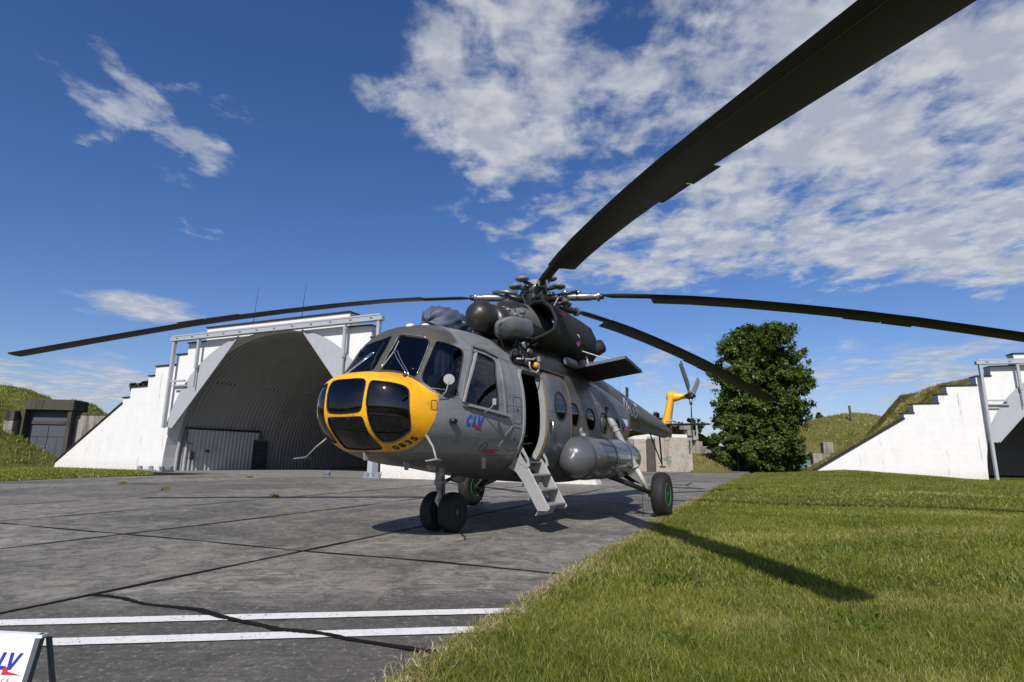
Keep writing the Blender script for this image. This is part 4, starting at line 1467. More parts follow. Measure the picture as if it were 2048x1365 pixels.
half_y = [(0.543, 1.5708), (0.540, 1.3), (0.535, 1.0), (0.532, 0.82), (0.5543, 0.6489), (0.600, 0.4431), (0.700, 0.3059), (0.698, 0.2201), (0.69, 0.0772), (0.6586, -0.1401), (0.6279, -0.4488), (0.6128, -0.6375), (0.6128, -0.7747), (0.5942, -0.9233), (0.5331, -1.1177), (0.4886, -1.2664), (0.4461, -1.5708)]
YEL = full(half_y)


def circ(x, z, ry, side=1, rx=None):
    out = []
    for k in range(20):
        a = 2 * math.pi * k / 20
        out.append(xz(x + (rx or ry) * math.cos(a), z + ry * math.sin(a), side))
    return out


def rrect(x0, x1, z0, z1, rad, side=1, n=5):
    out = []
    for cx, cz, a0 in ((x1 - rad, z1 - rad, 0), (x0 + rad, z1 - rad, 90), (x0 + rad, z0 + rad, 180), (x1 - rad, z0 + rad, 270)):
        for k in range(n + 1):
            a = math.radians(a0 + 90 * k / n)
            out.append((cx + rad * math.cos(a), cz + rad * math.sin(a)))
    return out


_dr = rrect(-3.12, -2.32, 1.07, 2.50, 0.17)
DOOR = []
for _k in range(len(_dr)):
    _a, _b = _dr[_k], _dr[(_k + 1) % len(_dr)]
    _m = max(1, int(math.hypot(_b[0] - _a[0], _b[1] - _a[1]) / 0.07))
    DOOR += [xz(_a[0] + (_b[0] - _a[0]) * _i / _m, _a[1] + (_b[1] - _a[1]) * _i / _m) for _i in range(_m)]
PORTS = [(-4.20, 1.90), (-4.97, 1.86), (-5.68, 1.83), (-6.50, 1.76)]

regions = []      # name, polygon in the disk domain
for nm, kp in (('centre_upper', 1), ('centre_lower', 1)):
    regions.append((nm, smooth_poly(dom(PANES[nm]), 1)))
for nm in ('nose_side', 'windscreen', 'quarter', 'slide'):
    regions.append((nm, smooth_poly(dom(PANES[nm]), 2)))
    regions.append((nm + '_star', smooth_poly(dom(mirror(PANES[nm])), 2)))
for k, (x, z) in enumerate(PORTS):
    regions.append(('porthole', smooth_poly(dom(circ(x, z, 0.215)), keep=True, dens=0.02)))
    regions.append(('porthole_star', smooth_poly(dom(circ(x, z, 0.215, -1)), keep=True, dens=0.02)))
regions.append(('door', smooth_poly(dom(DOOR), keep=True, dens=0.03)))
regions.append(('yellow', smooth_poly(dom(YEL), 1)))

RM = math.sqrt(9.2)
vs = []
fcs = []
for nm, P in regions:
    ar = sum(P[k].x * P[(k + 1) % len(P)].y - P[(k + 1) % len(P)].x * P[k].y for k in range(len(P)))
    if ar < 0:
        P = P[::-1]
    fcs.append(list(range(len(vs), len(vs) + len(P))))
    vs += P
outer = [Vector((RM * math.cos(2 * math.pi * k / 120), RM * math.sin(2 * math.pi * k / 120))) for k in range(120)]
fcs.append(list(range(len(vs), len(vs) + 120)))
vs += outer
rs = np.concatenate([np.linspace(0.035, 1.3, 48), np.linspace(1.33, RM - 0.03, 52)])
for i, r in enumerate(rs):
    nth = int(np.clip(2 * math.pi * r / 0.022, 14, 120))
    for k in range(nth):
        a = 2 * math.pi * (k + 0.5 * (i % 2)) / nth
        vs.append(Vector((r * math.cos(a), r * math.sin(a))))
V2, E2_, F2, _a, _b, OF = delaunay_2d_cdt(vs, [], fcs, 1, 1e-5)
V2 = np.array([(v.x, v.y) for v in V2])
rr2 = np.hypot(V2[:, 0], V2[:, 1])
th2 = np.arctan2(V2[:, 1], V2[:, 0])
P3 = surf(rr2, th2)
N3 = surf_n(rr2, th2)
NREG = len(regions)
groups = {}
for f, o in zip(F2, OF):
    ids = [k for k in o if k < NREG]
    small = [k for k in ids if regions[k][0] != 'yellow']
    key = small[0] if small else ('yellow' if ids else 'skin')
    groups.setdefault(key, []).append(f)


def sub_mesh(name, faces, mat, parent, off=0.0, smooth=True):
    idx = sorted({i for f in faces for i in f})
    mp = {i: k for k, i in enumerate(idx)}
    co = P3[idx] + N3[idx] * off
    me = bpy.data.meshes.new(name)
    fl = []
    for f in faces:
        a, b, c_ = P3[f[0]], P3[f[1]], P3[f[2]]
        n = np.cross(b - a, c_ - a)
        g_ = tuple(mp[i] for i in f)
        fl.append(g_ if (n * N3[f[0]]).sum() > 0 else g_[::-1])
    me.from_pydata(co.tolist(), [], fl)
    for p in me.polygons:
        p.use_smooth = True
    me.normals_split_custom_set_from_vertices(N3[idx].tolist())
    o = bpy.data.objects.new(name, me)
    C.objects.link(o)
    me.materials.append(mat)
    o.parent = parent
    return o


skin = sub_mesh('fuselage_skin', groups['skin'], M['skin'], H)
nose = sub_mesh('nose_fairing', groups['yellow'], M['yellow'], H)
nose['label'] = 'bright yellow nose fairing with black glazing'
for k, (nm, P) in enumerate(regions):
    if nm in ('yellow', 'door'):
        continue
    base = nm.replace('_star', '')
    mat = M['glassb'] if base in ('windscreen',) else (M['port'] if base in ('porthole', 'quarter', 'slide') else M['glass'])
    nmx = {'centre_upper': 'nose_window', 'centre_lower': 'nose_window', 'nose_side': 'nose_window', 'windscreen': 'windscreen', 'quarter': 'quarter_window', 'slide': 'sliding_window', 'porthole': 'porthole'}[base]
    pane = sub_mesh(nmx, groups[k], mat, H, off=-0.010)
    # rubber seal round the pane
    Q = P[::2]
    r_q = np.array([math.hypot(p.x, p.y) for p in Q])
    t_q = np.array([math.atan2(p.y, p.x) for p in Q])
    c3, n3 = surf(r_q, t_q), surf_n(r_q, t_q)
    rings = []
    n = len(Q)
    for i in range(n):
        d = c3[(i + 1) % n] - c3[i - 1]
        d /= np.linalg.norm(d) + 1e-9
        sd = np.cross(d, n3[i])
        rw_ = 0.0065 if base != 'porthole' else 0.012
        rings.append([tuple(c3[i] + sd * a * rw_ + n3[i] * b) for a, b in ((-1, -0.012), (-1, 0.003), (0, 0.006), (1, 0.003), (1, -0.012))])
    rings.append(rings[0])
    MB().loft(rings, False).build('seal', M['black'], pane, smooth=True, recalc=False)


def on(s_or_x, z=None, side=1, off=0.0):
    s = FD - s_or_x
    t = th_at(s, z, side)
    p = surf(math.sqrt(s), t) + surf_n(math.sqrt(s), t) * off
    return Vector(p)


def onN(x, z, side=1):
    s = FD - x
    return Vector(surf_n(math.sqrt(s), th_at(s, z, side)))


# rear end closure under the boom
rb = MB()
ring = [tuple(p) for p in surf(np.full(60, RM), np.linspace(0, 2 * math.pi, 60, endpoint=False))]
rb.loft([ring, [((p[0] - 0.12), p[1] * 0.8, 2.18 + (p[2] - 2.18) * 0.8) for p in ring], [(p[0] - 0.17, p[1] * 0.3, 2.18 + (p[2] - 2.18) * 0.3) for p in ring]], True, True)
rb.build('clamshell_tail_cap', M['skin'], H, smooth=True)

# ---- surface strips: trims that follow the skin


def skin_strip(name, pts, w, off, mat, parent=None, closed=False, th=0.006):
    """pts: list of (x, z) on the port side"""
    C3 = [on(x, z, 1, 0.0) for x, z in pts]
    N_ = [onN(x, z) for x, z in pts]
    n = len(pts)
    rings = []
    for i in range(n):
        a = C3[(i + 1) % n] if closed or i < n - 1 else C3[i]
        b = C3[i - 1] if closed or i > 0 else C3[i]
        d = (a - b).normalized()
        sd = d.cross(N_[i])
        rings.append([C3[i] + sd * u * w / 2 + N_[i] * v for u, v in ((-1, off - th), (-1, off), (1, off), (1, off - th))])
    if closed:
        rings.append(rings[0])
    return MB().loft(rings, False).build(name, mat, parent or H)


# sliding cockpit window frame (port): raised light frame with rails
fr_pts = []
for (s, t_) in [(1.5317, 0.7518), (1.66, 0.738), (1.7971, 0.7232), (1.96, 0.69), (2.1254, 0.6489), (2.09, 0.52), (2.0556, 0.3973), (2.05, 0.20), (2.0493, 0.02), (1.8, 0.045), (1.5, 0.075), (1.1044, 0.1172), (1.0844, 0.1629), (1.14, 0.29), (1.1968, 0.4088), (1.36, 0.58)]:
    p = surf(math.sqrt(s), t_)
    fr_pts.append((float(p[0]), float(p[2])))
skin_strip('window_frame', fr_pts, 0.045, 0.030, M['mgrey'], closed=True, th=0.04)
skin_strip('window_rail', [(-0.86, 1.80), (-1.2, 1.772), (-1.6, 1.735), (-1.83, 1.715)], 0.035, 0.05, M['lgrey'], th=0.05)
skin_strip('window_rail', [(-0.77, 1.83), (-0.86, 2.06), (-1.0, 2.30), (-1.2, 2.55)], 0.030, 0.055, M['lgrey'], th=0.05)

# bright windscreen beading on the port front pane
for seq in ([(0.925, 1.50), (0.74, 1.508), (0.60, 1.50)], [(0.935, 1.47), (0.925, 1.25), (0.938, 1.05)], [(0.915, 0.975), (0.73, 0.895), (0.60, 0.83)]):
    pts = []
    for k in range(len(seq) - 1):
        for i in range(6):
            u = i / 6
            pts.append((seq[k][0] * (1 - u) + seq[k + 1][0] * u, seq[k][1] * (1 - u) + seq[k + 1][1] * u))
    pts.append(seq[-1])
    P = [Vector(surf(math.sqrt(s), t_) + surf_n(math.sqrt(s), t_) * 0.01) for s, t_ in pts]
    MB().tube(P, 0.008, 6).build('windscreen_bead', M['chrome'], H, smooth=True)

# ---- door opening: frame, lit front edge, sliding door run back along the rail
dpts = rrect(-3.14, -2.30, 1.05, 2.52, 0.19, n=4)
dens = []
for k in range(len(dpts)):
    a, b = dpts[k], dpts[(k + 1) % len(dpts)]
    m = max(1, int(math.hypot(b[0] - a[0], b[1] - a[1]) / 0.12))
    dens += [(a[0] + (b[0] - a[0]) * i / m, a[1] + (b[1] - a[1]) * i / m) for i in range(m)]
skin_strip('door_frame', dens, 0.055, 0.014, M['lgrey'], closed=True, th=0.09)  # light grey band puts the sunlit jamb edge into the colour
skin_strip('door_rail', [(-2.2, 2.60), (-2.7, 2.60), (-3.2, 2.60), (-3.7, 2.59), (-4.1, 2.58)], 0.05, 0.05, M['dkmetal'], th=0.05)


def door_panel():
    x0, x1, z0, z1 = -3.92, -2.98, 0.99, 2.50
    outl = rrect(x0, x1, z0, z1, 0.16, n=4)
    win = [(-3.50 + 0.205 * math.cos(2 * math.pi * k / 24), 1.99 + 0.215 * math.sin(2 * math.pi * k / 24)) for k in range(24)]
    polys = [outl, win]
    vs_, fc_ = [], []
    for p in polys:
        q = []
        for k in range(len(p)):
            a, b = p[k], p[(k + 1) % len(p)]
            m = max(1, int(math.hypot(b[0] - a[0], b[1] - a[1]) / 0.06))
            q += [Vector((a[0] + (b[0] - a[0]) * i / m, a[1] + (b[1] - a[1]) * i / m)) for i in range(m)]
        fc_.append(list(range(len(vs_), len(vs_) + len(q))))
        vs_ += q
    for x in np.arange(x0 + 0.04, x1 - 0.03, 0.08):
        for z in np.arange(z0 + 0.04, z1 - 0.03, 0.05):
            vs_.append(Vector((x, z)))
    V_, _e, F_, _1, _2, O_ = delaunay_2d_cdt(vs_, [], fc_, 1, 1e-5)
    G = {0: [], 1: []}
    for f, o in zip(F_, O_):
        G[1 if 1 in o else 0].append(f)
    out = []
    for gi, (mat, nm) in enumerate(((M['skin'], 'sliding_door'), (M['port'], 'door_window'))):
        idx = sorted({i for f in G[gi] for i in f})
        mp = {i: k for k, i in enumerate(idx)}
        o3 = [on(V_[i].x, V_[i].y, 1, 0.062) for i in idx]
        n3 = [onN(V_[i].x, V_[i].y) for i in idx]
        i3 = [p - n * 0.035 for p, n in zip(o3, n3)]
        m = MB()
        n = len(idx)
        m.v = [tuple(p) for p in o3] + ([tuple(p) for p in i3] if gi == 0 else [])
        ed = {}
        for f in G[gi]:
            g_ = tuple(mp[i] for i in f)
            m.f.append(g_)
            if gi == 0:
                m.f.append(tuple(i + n for i in reversed(g_)))
                for k in range(3):
                    ed[(g_[k], g_[(k + 1) % 3])] = 1
        for (a, b) in ed:
            if (b, a) not in ed:
                m.f.append((a, a + n, b + n, b))
        out.append(m.build(nm, mat, H, smooth=True, auto=35))
    return out


dp, dw = door_panel()
dw.parent = dp
eo = rrect(-3.925, -2.975, 0.985, 2.505, 0.16, n=4)
e2 = []
for k in range(len(eo)):
    a, b = eo[k], eo[(k + 1) % len(eo)]
    m = max(1, int(math.hypot(b[0] - a[0], b[1] - a[1]) / 0.1))
    e2 += [(a[0] + (b[0] - a[0]) * i / m, a[1] + (b[1] - a[1]) * i / m) for i in range(m)]
M['yedge'] = simple('worn_yellow_edge_paint', (0.24, 0.14, 0.025), 0.55, var=0.3, vscale=12, dirt=(0.10, 0.08, 0.05), dirt_amt=0.8, dirt_scale=7)
skin_strip('yellow_edge', e2, 0.016, 0.067, M['yedge'], dp, closed=True, th=0.01)
# inner face of the open door seen at its front edge
skin_strip('door_edge_lining', [(-2.955, z) for z in np.linspace(1.12, 2.42, 12)], 0.06, 0.055, M['lgrey'], dp, th=0.10)
wring = [(-3.50 + 0.222 * math.cos(2 * math.pi * k / 28), 1.99 + 0.232 * math.sin(2 * math.pi * k / 28)) for k in range(28)]
skin_strip('seal', wring, 0.03, 0.070, M['black'], dp, closed=True, th=0.012)
hb = on(-3.06, 1.62, 1, 0.07)
MB().tube([hb + Vector((0, 0, 0.09)), hb + Vector((0, 0.05, 0.08)), hb + Vector((-0.01, 0.055, -0.04)), hb + Vector((-0.01, 0.0, -0.06))], 0.011, 8).build('door_handle', M['chrome'], dp, smooth=True)
MB().box(hb + Vector((-0.02, 0.0, 0.02)), (0.05, 0.02, 0.2)).build('handle_plate', M['black'], dp, bevel=0.005)

# ---- cabin and cockpit interior
MB().box((-4.6, 0, 1.10), (4.9, 1.5, 0.04)).build('cabin_floor', M['interior'], H)
MB().box((-2.16, -0.55, 1.95), (0.04, 0.80, 1.6)).build('cockpit_bulkhead', M['interior'], H)
MB().box((-2.16, 0.62, 1.95), (0.04, 0.60, 1.5)).build('cockpit_bulkhead', M['interior'], H)
MB().box((-6.9, 0, 1.9), (0.05, 1.6, 1.4)).build('rear_bulkhead', M['interior'], H)
lin = MB()
lrs = [math.sqrt(v) for v in np.linspace(2.3, 7.2, 12)]
lin.loft([[tuple(surf(r, t_) * np.array([1, 0.94, 0.965]) + np.array([0, 0, 0.055])) for t_ in np.linspace(2.05, 4.6, 24)] for r in lrs], False)
lin.build('cabin_lining', M['interior'], H, smooth=True)
MB().tube([(-2.4, 0.72, 1.48), (-3.3, 0.72, 1.48)], 0.022, 8).build('orange_rail', M['orange'], H)
MB().tube([(-2.6, 0.5, 1.30), (-3.2, 0.86, 1.36)], 0.014, 6).build('seat_strap', M['wire'], H)
MB().box((-2.9, -0.62, 1.40), (1.2, 0.5, 0.06)).build('bench_seat', M['orange'], H)
MB().box((-0.34, 0, 1.92), (0.16, 1.05, 0.36), Matrix.Rotation(0.35, 3, 'Y')).build('instrument_panel', M['interior'], H, bevel=0.03)
MB().box((-0.36, 0, 2.13), (0.30, 1.0, 0.03)).build('glare_shield', M['interior'], H)
for sy in (-0.48, 0.48):
    st = MB().box((-1.15, sy, 1.42), (0.5, 0.46, 0.12)).build('crew_seat', M['interior'], H, bevel=0.03)
    MB().box((-1.45, sy, 1.88), (0.12, 0.46, 0.85), Matrix.Rotation(-0.12, 3, 'Y')).build('seat_back', M['interior'], st, bevel=0.04)
    MB().box((0.02, sy * 0.55, 1.42), (0.12, 0.16, 0.05)).build('rudder_pedal', M['metal'], H)
    MB().tube([(-0.65, sy, 1.2), (-0.6, sy, 1.75)], 0.018, 6).build('control_stick', M['dkmetal'], H)
MB().box((-1.3, 0, 1.22), (1.5, 1.3, 0.04)).build('cockpit_floor', M['mgrey'], H)
tray = MB().box((-0.04, 0.0, 1.34), (0.34, 0.34, 0.015), Matrix.Rotation(-0.5, 3, 'Y')).build('chin_floor', M['lgrey'], H)
for k, (x, y, z) in enumerate(((0.02, 0.16, 1.56), (-0.02, -0.18, 1.55), (-0.12, 0.55, 1.52))):
    MB().lathe([(0.01, 0), (0.07, 0.01), (0.08, 0.06), (0.05, 0.10)], (x, y, z), (1, 0, 0.2), 14).build('lamp_unit', M['metal'], H, smooth=True)
# white papers on the coaming, headset
MB().box((-0.40, -0.26, 2.24), (0.02, 0.30, 0.14), Matrix.Rotation(-0.7, 3, 'Y') @ Matrix.Rotation(0.3, 3, 'X')).build('paper_sheet', M['signw'], H)


def curtain(pts_top, pts_bot, name):
    n = 28
    rings = []
    for k in range(n + 1):
        u = k / n
        a = Vector(pts_top[0]).lerp(Vector(pts_top[1]), u)
        b = Vector(pts_bot[0]).lerp(Vector(pts_bot[1]), u)
        w = 0.028 * math.sin(u * 40 + 1.0) + 0.012 * math.sin(u * 17)
        ring = []
        for i in range(7):
            v = i / 6
            p = a.lerp(b, v)
            ring.append(p + Vector((0, -0.02 - abs(w) * (0.4 + v), 0)) + Vector((w * 0.6, 0, 0)))
        rings.append(ring)
    return MB().loft(rings, False).build(name, M['curtain'], H, smooth=True)


curtain([(-0.72, 0.66, 2.60), (-1.05, 0.80, 2.62)], [(-0.50, 0.84, 1.95), (-0.82, 0.98, 1.92)], 'curtain')
curtain([(-1.20, 0.82, 2.58), (-1.55, 0.86, 2.62)], [(-0.92, 0.98, 1.90), (-1.62, 1.05, 2.02)], 'curtain')
curtain([(-0.55, -0.55, 2.62), (-1.05, -0.80, 2.62)], [(-0.45, -0.80, 1.95), (-0.85, -0.98, 1.92)], 'curtain')
MB().lathe([(0.0, -0.17), (0.13, -0.14), (0.17, 0), (0.13, 0.14), (0.0, 0.18)], (-0.62, 0.70, 2.03), (0.3, 0.2, 1), 16).build('helmet_bag', M['interior'], H, smooth=True)


# ---- decals that follow the port side of the fuselage
def decal_mesh(me, fn, name, mat, parent, sub=2):
    bm = bmesh.new()
    bm.from_mesh(me)
    bmesh.ops.triangulate(bm, faces=bm.faces)
    for _ in range(sub):
        ed = [e for e in bm.edges if e.calc_length() > 0.04]
        if ed:
            bmesh.ops.subdivide_edges(bm, edges=ed, cuts=1)
    bmesh.ops.triangulate(bm, faces=bm.faces)
    for v in bm.verts:
        v.co = fn(v.co.x, v.co.y)
    m2 = bpy.data.meshes.new(name)
    bm.to_mesh(m2)
    bm.free()
    o = bpy.data.objects.new(name, m2)
    C.objects.link(o)
    m2.materials.append(mat)
    o.parent = parent
    return o


def poly_me(poly):
    me = bpy.data.meshes.new('p')
    me.from_pydata([(u, v, 0) for u, v in poly], [], [tuple(range(len(poly)))])
    return me


def clv_me(h):
    """slanted heavy C, L, V as one flat mesh, height h"""
    v, f = [], []

    def quad_strip(P):
        o = len(v)
        for a, b in P:
            v.extend((a, b))
        for k in range(len(P) - 1):
            f.append((o + 2 * k, o + 2 * k + 1, o + 2 * k + 3, o + 2 * k + 2))
    arc = [((0.40 + 0.40 * math.cos(a), 0.50 + 0.50 * math.sin(a)), (0.42 + 0.19 * math.cos(a), 0.50 + 0.27 * math.sin(a))) for a in np.linspace(0.75, 5.53, 18)]
    quad_strip(arc)
    quad_strip([((0.86, 1.0), (1.09, 1.0)), ((0.86, 0.0), (1.09, 0.0))])
    quad_strip([((1.09, 0.22), (1.09, 0.0)), ((1.42, 0.22), (1.42, 0.0))])
    quad_strip([((1.36, 1.0), (1.61, 1.0)), ((1.68, 0.0), (1.80, 0.30)), ((1.93, 0.0), (1.80, 0.30)), ((2.26, 1.0), (2.02, 1.0))])
    me = bpy.data.meshes.new('clv')
    me.from_pydata([((x + 0.26 * y) * h, y * h, 0) for x, y in v], [], f)
    return me


def side_fn(x0, z0, off=0.006):
    return lambda u, v: on(x0 - u, z0 + v, 1, off)


decal_mesh(clv_me(0.150), side_fn(-0.85, 1.525, 0.006), 'lettering', M['blue'], skin)
decal_mesh(poly_me([(0.20, -0.015), (0.205, 0.06), (0.235, 0.022), (0.40, -0.022)]), side_fn(-0.83, 1.525, 0.009), 'red_swoosh', M['red'], skin)
# four-figure number curving under the nose pane
for i, ch in enumerate('0835'):
    me = text_mesh(ch, 0.118, bold=0.004)
    t0 = -1.045 + i * 0.118
    s0 = 0.498 + i * 0.013

    def nf(u, v, t0=t0, s0=s0):
        th_ = t0 + u * 1.42
        s_ = s0 - v * 0.98 + 0.02
        return Vector(surf(math.sqrt(s_), th_) + surf_n(math.sqrt(s_), th_) * 0.006)
    decal_mesh(me, nf, 'number', M['black'], nose)
# national flag on the rear fuselage
fl0 = lambda u, v: on(-6.98 - u, 1.70 + v, 1, 0.006)
decal_mesh(poly_me([(0, 0.15), (0.5, 0.15), (0.5, 0.30), (0, 0.30)]), fl0, 'flag_white', M['signw'], skin)
decal_mesh(poly_me([(0, 0), (0.5, 0), (0.5, 0.15), (0, 0.15)]), fl0, 'flag_red', M['red'], skin)
decal_mesh(poly_me([(0, 0), (0.25, 0.15), (0, 0.30)]), lambda u, v: on(-6.98 - u, 1.70 + v, 1, 0.009), 'flag_blue', M['navy'], skin)
# stencils low on the cockpit side
for k in range(2):
    decal_mesh(poly_me([(0, 0), (0.34 - 0.06 * k, 0), (0.34 - 0.06 * k, 0.012), (0, 0.012)]), side_fn(-1.47, 1.215 - 0.03 * k), 'stencil_line', M['red'], skin)
skin_strip('stencil_ring', [(-1.40 + 0.065 * math.cos(a), 1.26 + 0.06 * math.sin(a)) for a in np.linspace(0, 2 * math.pi, 18, endpoint=False)], 0.006, 0.004, M['black'], skin, closed=True)
# access panels and the bonded lug outlines
for (x0, x1, z0, z1, r_) in ((-2.22, -1.98, 1.62, 2.02, 0.05), (-2.20, -1.96, 1.22, 1.56, 0.03), (-0.36, -0.28, 1.70, 1.82, 0.015)):
    skin_strip('access_panel_edge', rrect(x0, x1, z0, z1, r_, n=3), 0.007, 0.0035, M['black'], skin, closed=True)
    if x0 > -1:
        continue
    skin_strip('panel_latch', rrect((x0 + x1) / 2 - 0.015, (x0 + x1) / 2 + 0.015, (z0 + z1) / 2 - 0.02, (z0 + z1) / 2 + 0.02, 0.006, n=2), 0.006, 0.004, M['black'], skin, closed=True)
skin_strip('hose_line', [(-1.72, 1.24), (-1.76, 1.36), (-1.80, 1.47), (-1.90, 1.53), (-1.94, 1.58)], 0.018, 0.014, M['lgrey'], skin)
# riveted seams: domed rivet heads joined row by row
rv = MB()
random.seed(5)


def rivet(p, n, r=0.0062):
    n = Vector(n).normalized()
    x = n.orthogonal().normalized()
    y = n.cross(x)
    p = Vector(p)
    ring = [p + (x * math.cos(a) + y * math.sin(a)) * r for a in (0, 1.26, 2.51, 3.77, 5.03)]
    rv.add(ring + [p + n * r * 0.6], [(k, (k + 1) % 5, 5) for k in range(5)])


for z in (1.40, 2.62):
    for x in np.arange(-0.72, -2.2, -0.05):
        if z < 2 or x < -1.9:
            rivet(on(x, z), onN(x, z))
for x, za, zb_ in ((-2.24, 1.15, 2.5), (-2.27, 1.15, 2.5), (-0.46, 1.25, 1.95), (-0.70, 1.2, 1.75), (-1.30, 1.05, 1.68)):
    for z in np.arange(za, zb_, 0.045):
        rivet(on(x, z), onN(x, z))
for (x, z, n) in ((-0.62, 1.70, 4), (-1.25, 1.66, 4), (-0.52, 1.42, 5), (-1.2, 1.38, 6)):
    for k in range(n):
        rivet(on(x - 0.05 * k, z), onN(x - 0.05 * k, z), 0.0085)
for x in (-4.0, -4.55, -5.35, -6.1, -6.9, -7.6):
    for z in np.arange(1.55, 2.7, 0.05):
        rivet(on(x, z), onN(x, z), 0.007)
for z in (1.58, 2.22, 2.60):
    for x in np.arange(-4.0, -8.0, -0.055):
        rivet(on(x, z), onN(x, z), 0.007)
r_o = rv.build('rivets', M['rivet'], H, smooth=True, recalc=False)
r_o['kind'] = 'stuff'
rv = MB()
for z, xa, xb in ((1.80, 0.02, -0.34), (1.58, 0.0, -0.33), (1.42, -0.1, -0.32)):
    for x in np.arange(xa - 0.15, xb, -0.04):
        rivet(on(x, z), onN(x, z), 0.0065)
for (x, z) in ((-0.20, 1.86), (-0.24, 1.86), (-0.28, 1.86), (-0.20, 1.60), (-0.245, 1.60), (-0.29, 1.60)):
    rivet(on(x, z), onN(x, z), 0.010)
for z in np.arange(1.3, 1.95, 0.04):
    rivet(on(-0.345, z), onN(-0.345, z), 0.006)
r_o = rv.build('rivets', M['yellow'], nose, smooth=True, recalc=False)
r_o['kind'] = 'stuff'

# screws along the edges of the glazing
sc_ = {'skin': MB(), 'yellow': MB()}
for nm, P in regions:
    base = nm.replace('_star', '')
    if base in ('yellow', 'door'):
        continue
    L_ = 0.0
    prev = None
    for i in range(len(P)):
        p = P[i]
        q = P[(i + 1) % len(P)]
        c3 = surf(math.hypot(p.x, p.y), math.atan2(p.y, p.x))
        d3 = surf(math.hypot(q.x, q.y), math.atan2(q.y, q.x))
        L_ += float(np.linalg.norm(d3 - c3))
        if L_ > 0.075:
            L_ = 0.0
            n3 = surf_n(math.hypot(p.x, p.y), math.atan2(p.y, p.x))
            t3 = (d3 - c3) / (np.linalg.norm(d3 - c3) + 1e-9)
            o3 = np.cross(t3, n3)
            cen = np.mean([surf(math.hypot(k.x, k.y), math.atan2(k.y, k.x)) for k in P[::6]], axis=0)
            if np.dot(o3, c3 - cen) < 0:
                o3 = -o3
            pt = Vector(c3 + o3 * 0.017 + n3 * 0.001)
            m_ = sc_['yellow' if base in ('centre_upper', 'centre_lower', 'nose_side') else 'skin']
            nv = Vector(n3)
            x = nv.orthogonal().normalized()
            y = nv.cross(x)
            m_.add([pt + (x * math.cos(a) + y * math.sin(a)) * 0.0055 for a in (0, 1.05, 2.09, 3.14, 4.19, 5.24)] + [pt + nv * 0.003], [(k, (k + 1) % 6, 6) for k in range(6)])
M['screwy'] = simple('dull_yellow_screw', (0.42, 0.20, 0.02), 0.5)
o_ = sc_['yellow'].build('screws', M['screwy'], nose, smooth=True, recalc=False)
o_['kind'] = 'stuff'
o_ = sc_['skin'].build('screws', M['dkmetal'], skin, smooth=True, recalc=False)
o_['kind'] = 'stuff'

# ---- wipers
for sy in (1, -1):
    def wp(s, t_, off=0.05, sy=sy):
        t2 = t_ if sy > 0 else math.pi - t_
        return Vector(surf(math.sqrt(s), t2) + surf_n(math.sqrt(s), t2) * off)
    w = MB().tube([wp(0.50, 0.93, 0.03), wp(0.56, 1.02), wp(0.66, 1.25), wp(0.74, 1.40)], 0.007, 6).build('wiper_arm', M['chrome'], H, smooth=True)
    MB().tube([wp(0.50, 0.87, 0.03), wp(0.56, 0.96), wp(0.66, 1.19), wp(0.735, 1.33), wp(0.74, 1.40)], 0.006, 6).build('wiper_link', M['chrome'], w, smooth=True)
    MB().tube([wp(0.575, 1.47, 0.02), wp(0.74, 1.42, 0.02), wp(0.86, 1.44, 0.02)], 0.009, 6).build('wiper_blade', M['lgrey'] if sy > 0 else M['black'], w, smooth=True)
    MB().lathe([(0.02, 0), (0.025, 0.03), (0.012, 0.05)], wp(0.49, 0.93, -0.01), (0.4, 0, 1), 10).build('wiper_pivot', M['dkmetal'], w, smooth=True)

# ---- mirror, step arms, lamps, roof fittings
mc = Vector((-0.49, 1.03, 2.10))
mr = MB().lathe([(0.0, -0.012), (0.07, -0.010), (0.074, 0.0), (0.07, 0.010), (0.0, 0.012)], mc, (0.75, 0.62, 0.15), 24).build('mirror', M['lgrey'], H, smooth=True, auto=40)
a1 = on(-0.39, 1.83)
MB().tube([a1, a1 + Vector((-0.05, 0.07, 0.11)), mc + Vector((0.015, 0.012, -0.02))], 0.0065, 6).build('mirror_arm', M['lgrey'], mr, smooth=True)
MB().tube([on(-0.30, 1.98), a1 + Vector((-0.05, 0.07, 0.13))], 0.004, 6).build('mirror_stay', M['lgrey'], mr, smooth=True)
lc = on(-1.18, 1.72, 1, 0.03)
w2 = MB().tube([lc, lc + Vector((-0.04, 0.09, 0.07)), lc + Vector((-0.06, 0.12, 0.12))], 0.006, 6).build('side_mirror_arm', M['lgrey'], H, smooth=True)
MB().box(lc + Vector((-0.06, 0.13, 0.15)), (0.02, 0.06, 0.09)).build('side_mirror', M['lgrey'], w2, bevel=0.006)
for sy in (1, -1):
    A = on(-0.31, 1.38, sy, 0.0)
    B = Vector((-0.17, sy * 1.11, 1.09))
    hk = MB().tube([A, A.lerp(B, 0.5) + Vector((0, sy * 0.03, 0)), B], [0.020, 0.013, 0.012], 10).build('step_arm', M['mgrey' if sy < 0 else 'lgrey'], H, smooth=True)
    MB().tube([B + Vector((0.21, 0, -0.02)), B, B + Vector((-0.10, 0, -0.012))], [0.008, 0.017, 0.014], 10).build('step_foot', M['mgrey' if sy < 0 else 'lgrey'], hk, smooth=True)
lp = on(-0.60, 1.575, 1, 0.0)
l_ = MB().box(lp + Vector((0, 0.03, 0)), (0.10, 0.08, 0.06)).build('beacon_housing', M['black'], H, bevel=0.012)  # small black box carrying a beacon lamp
MB().lathe([(0.02, 0), (0.024, 0.03), (0.016, 0.035)], lp + Vector((0.03, 0.05, 0)), (1, 0.3, 0), 12).build('lens', M['dkmetal'], l_, smooth=True)
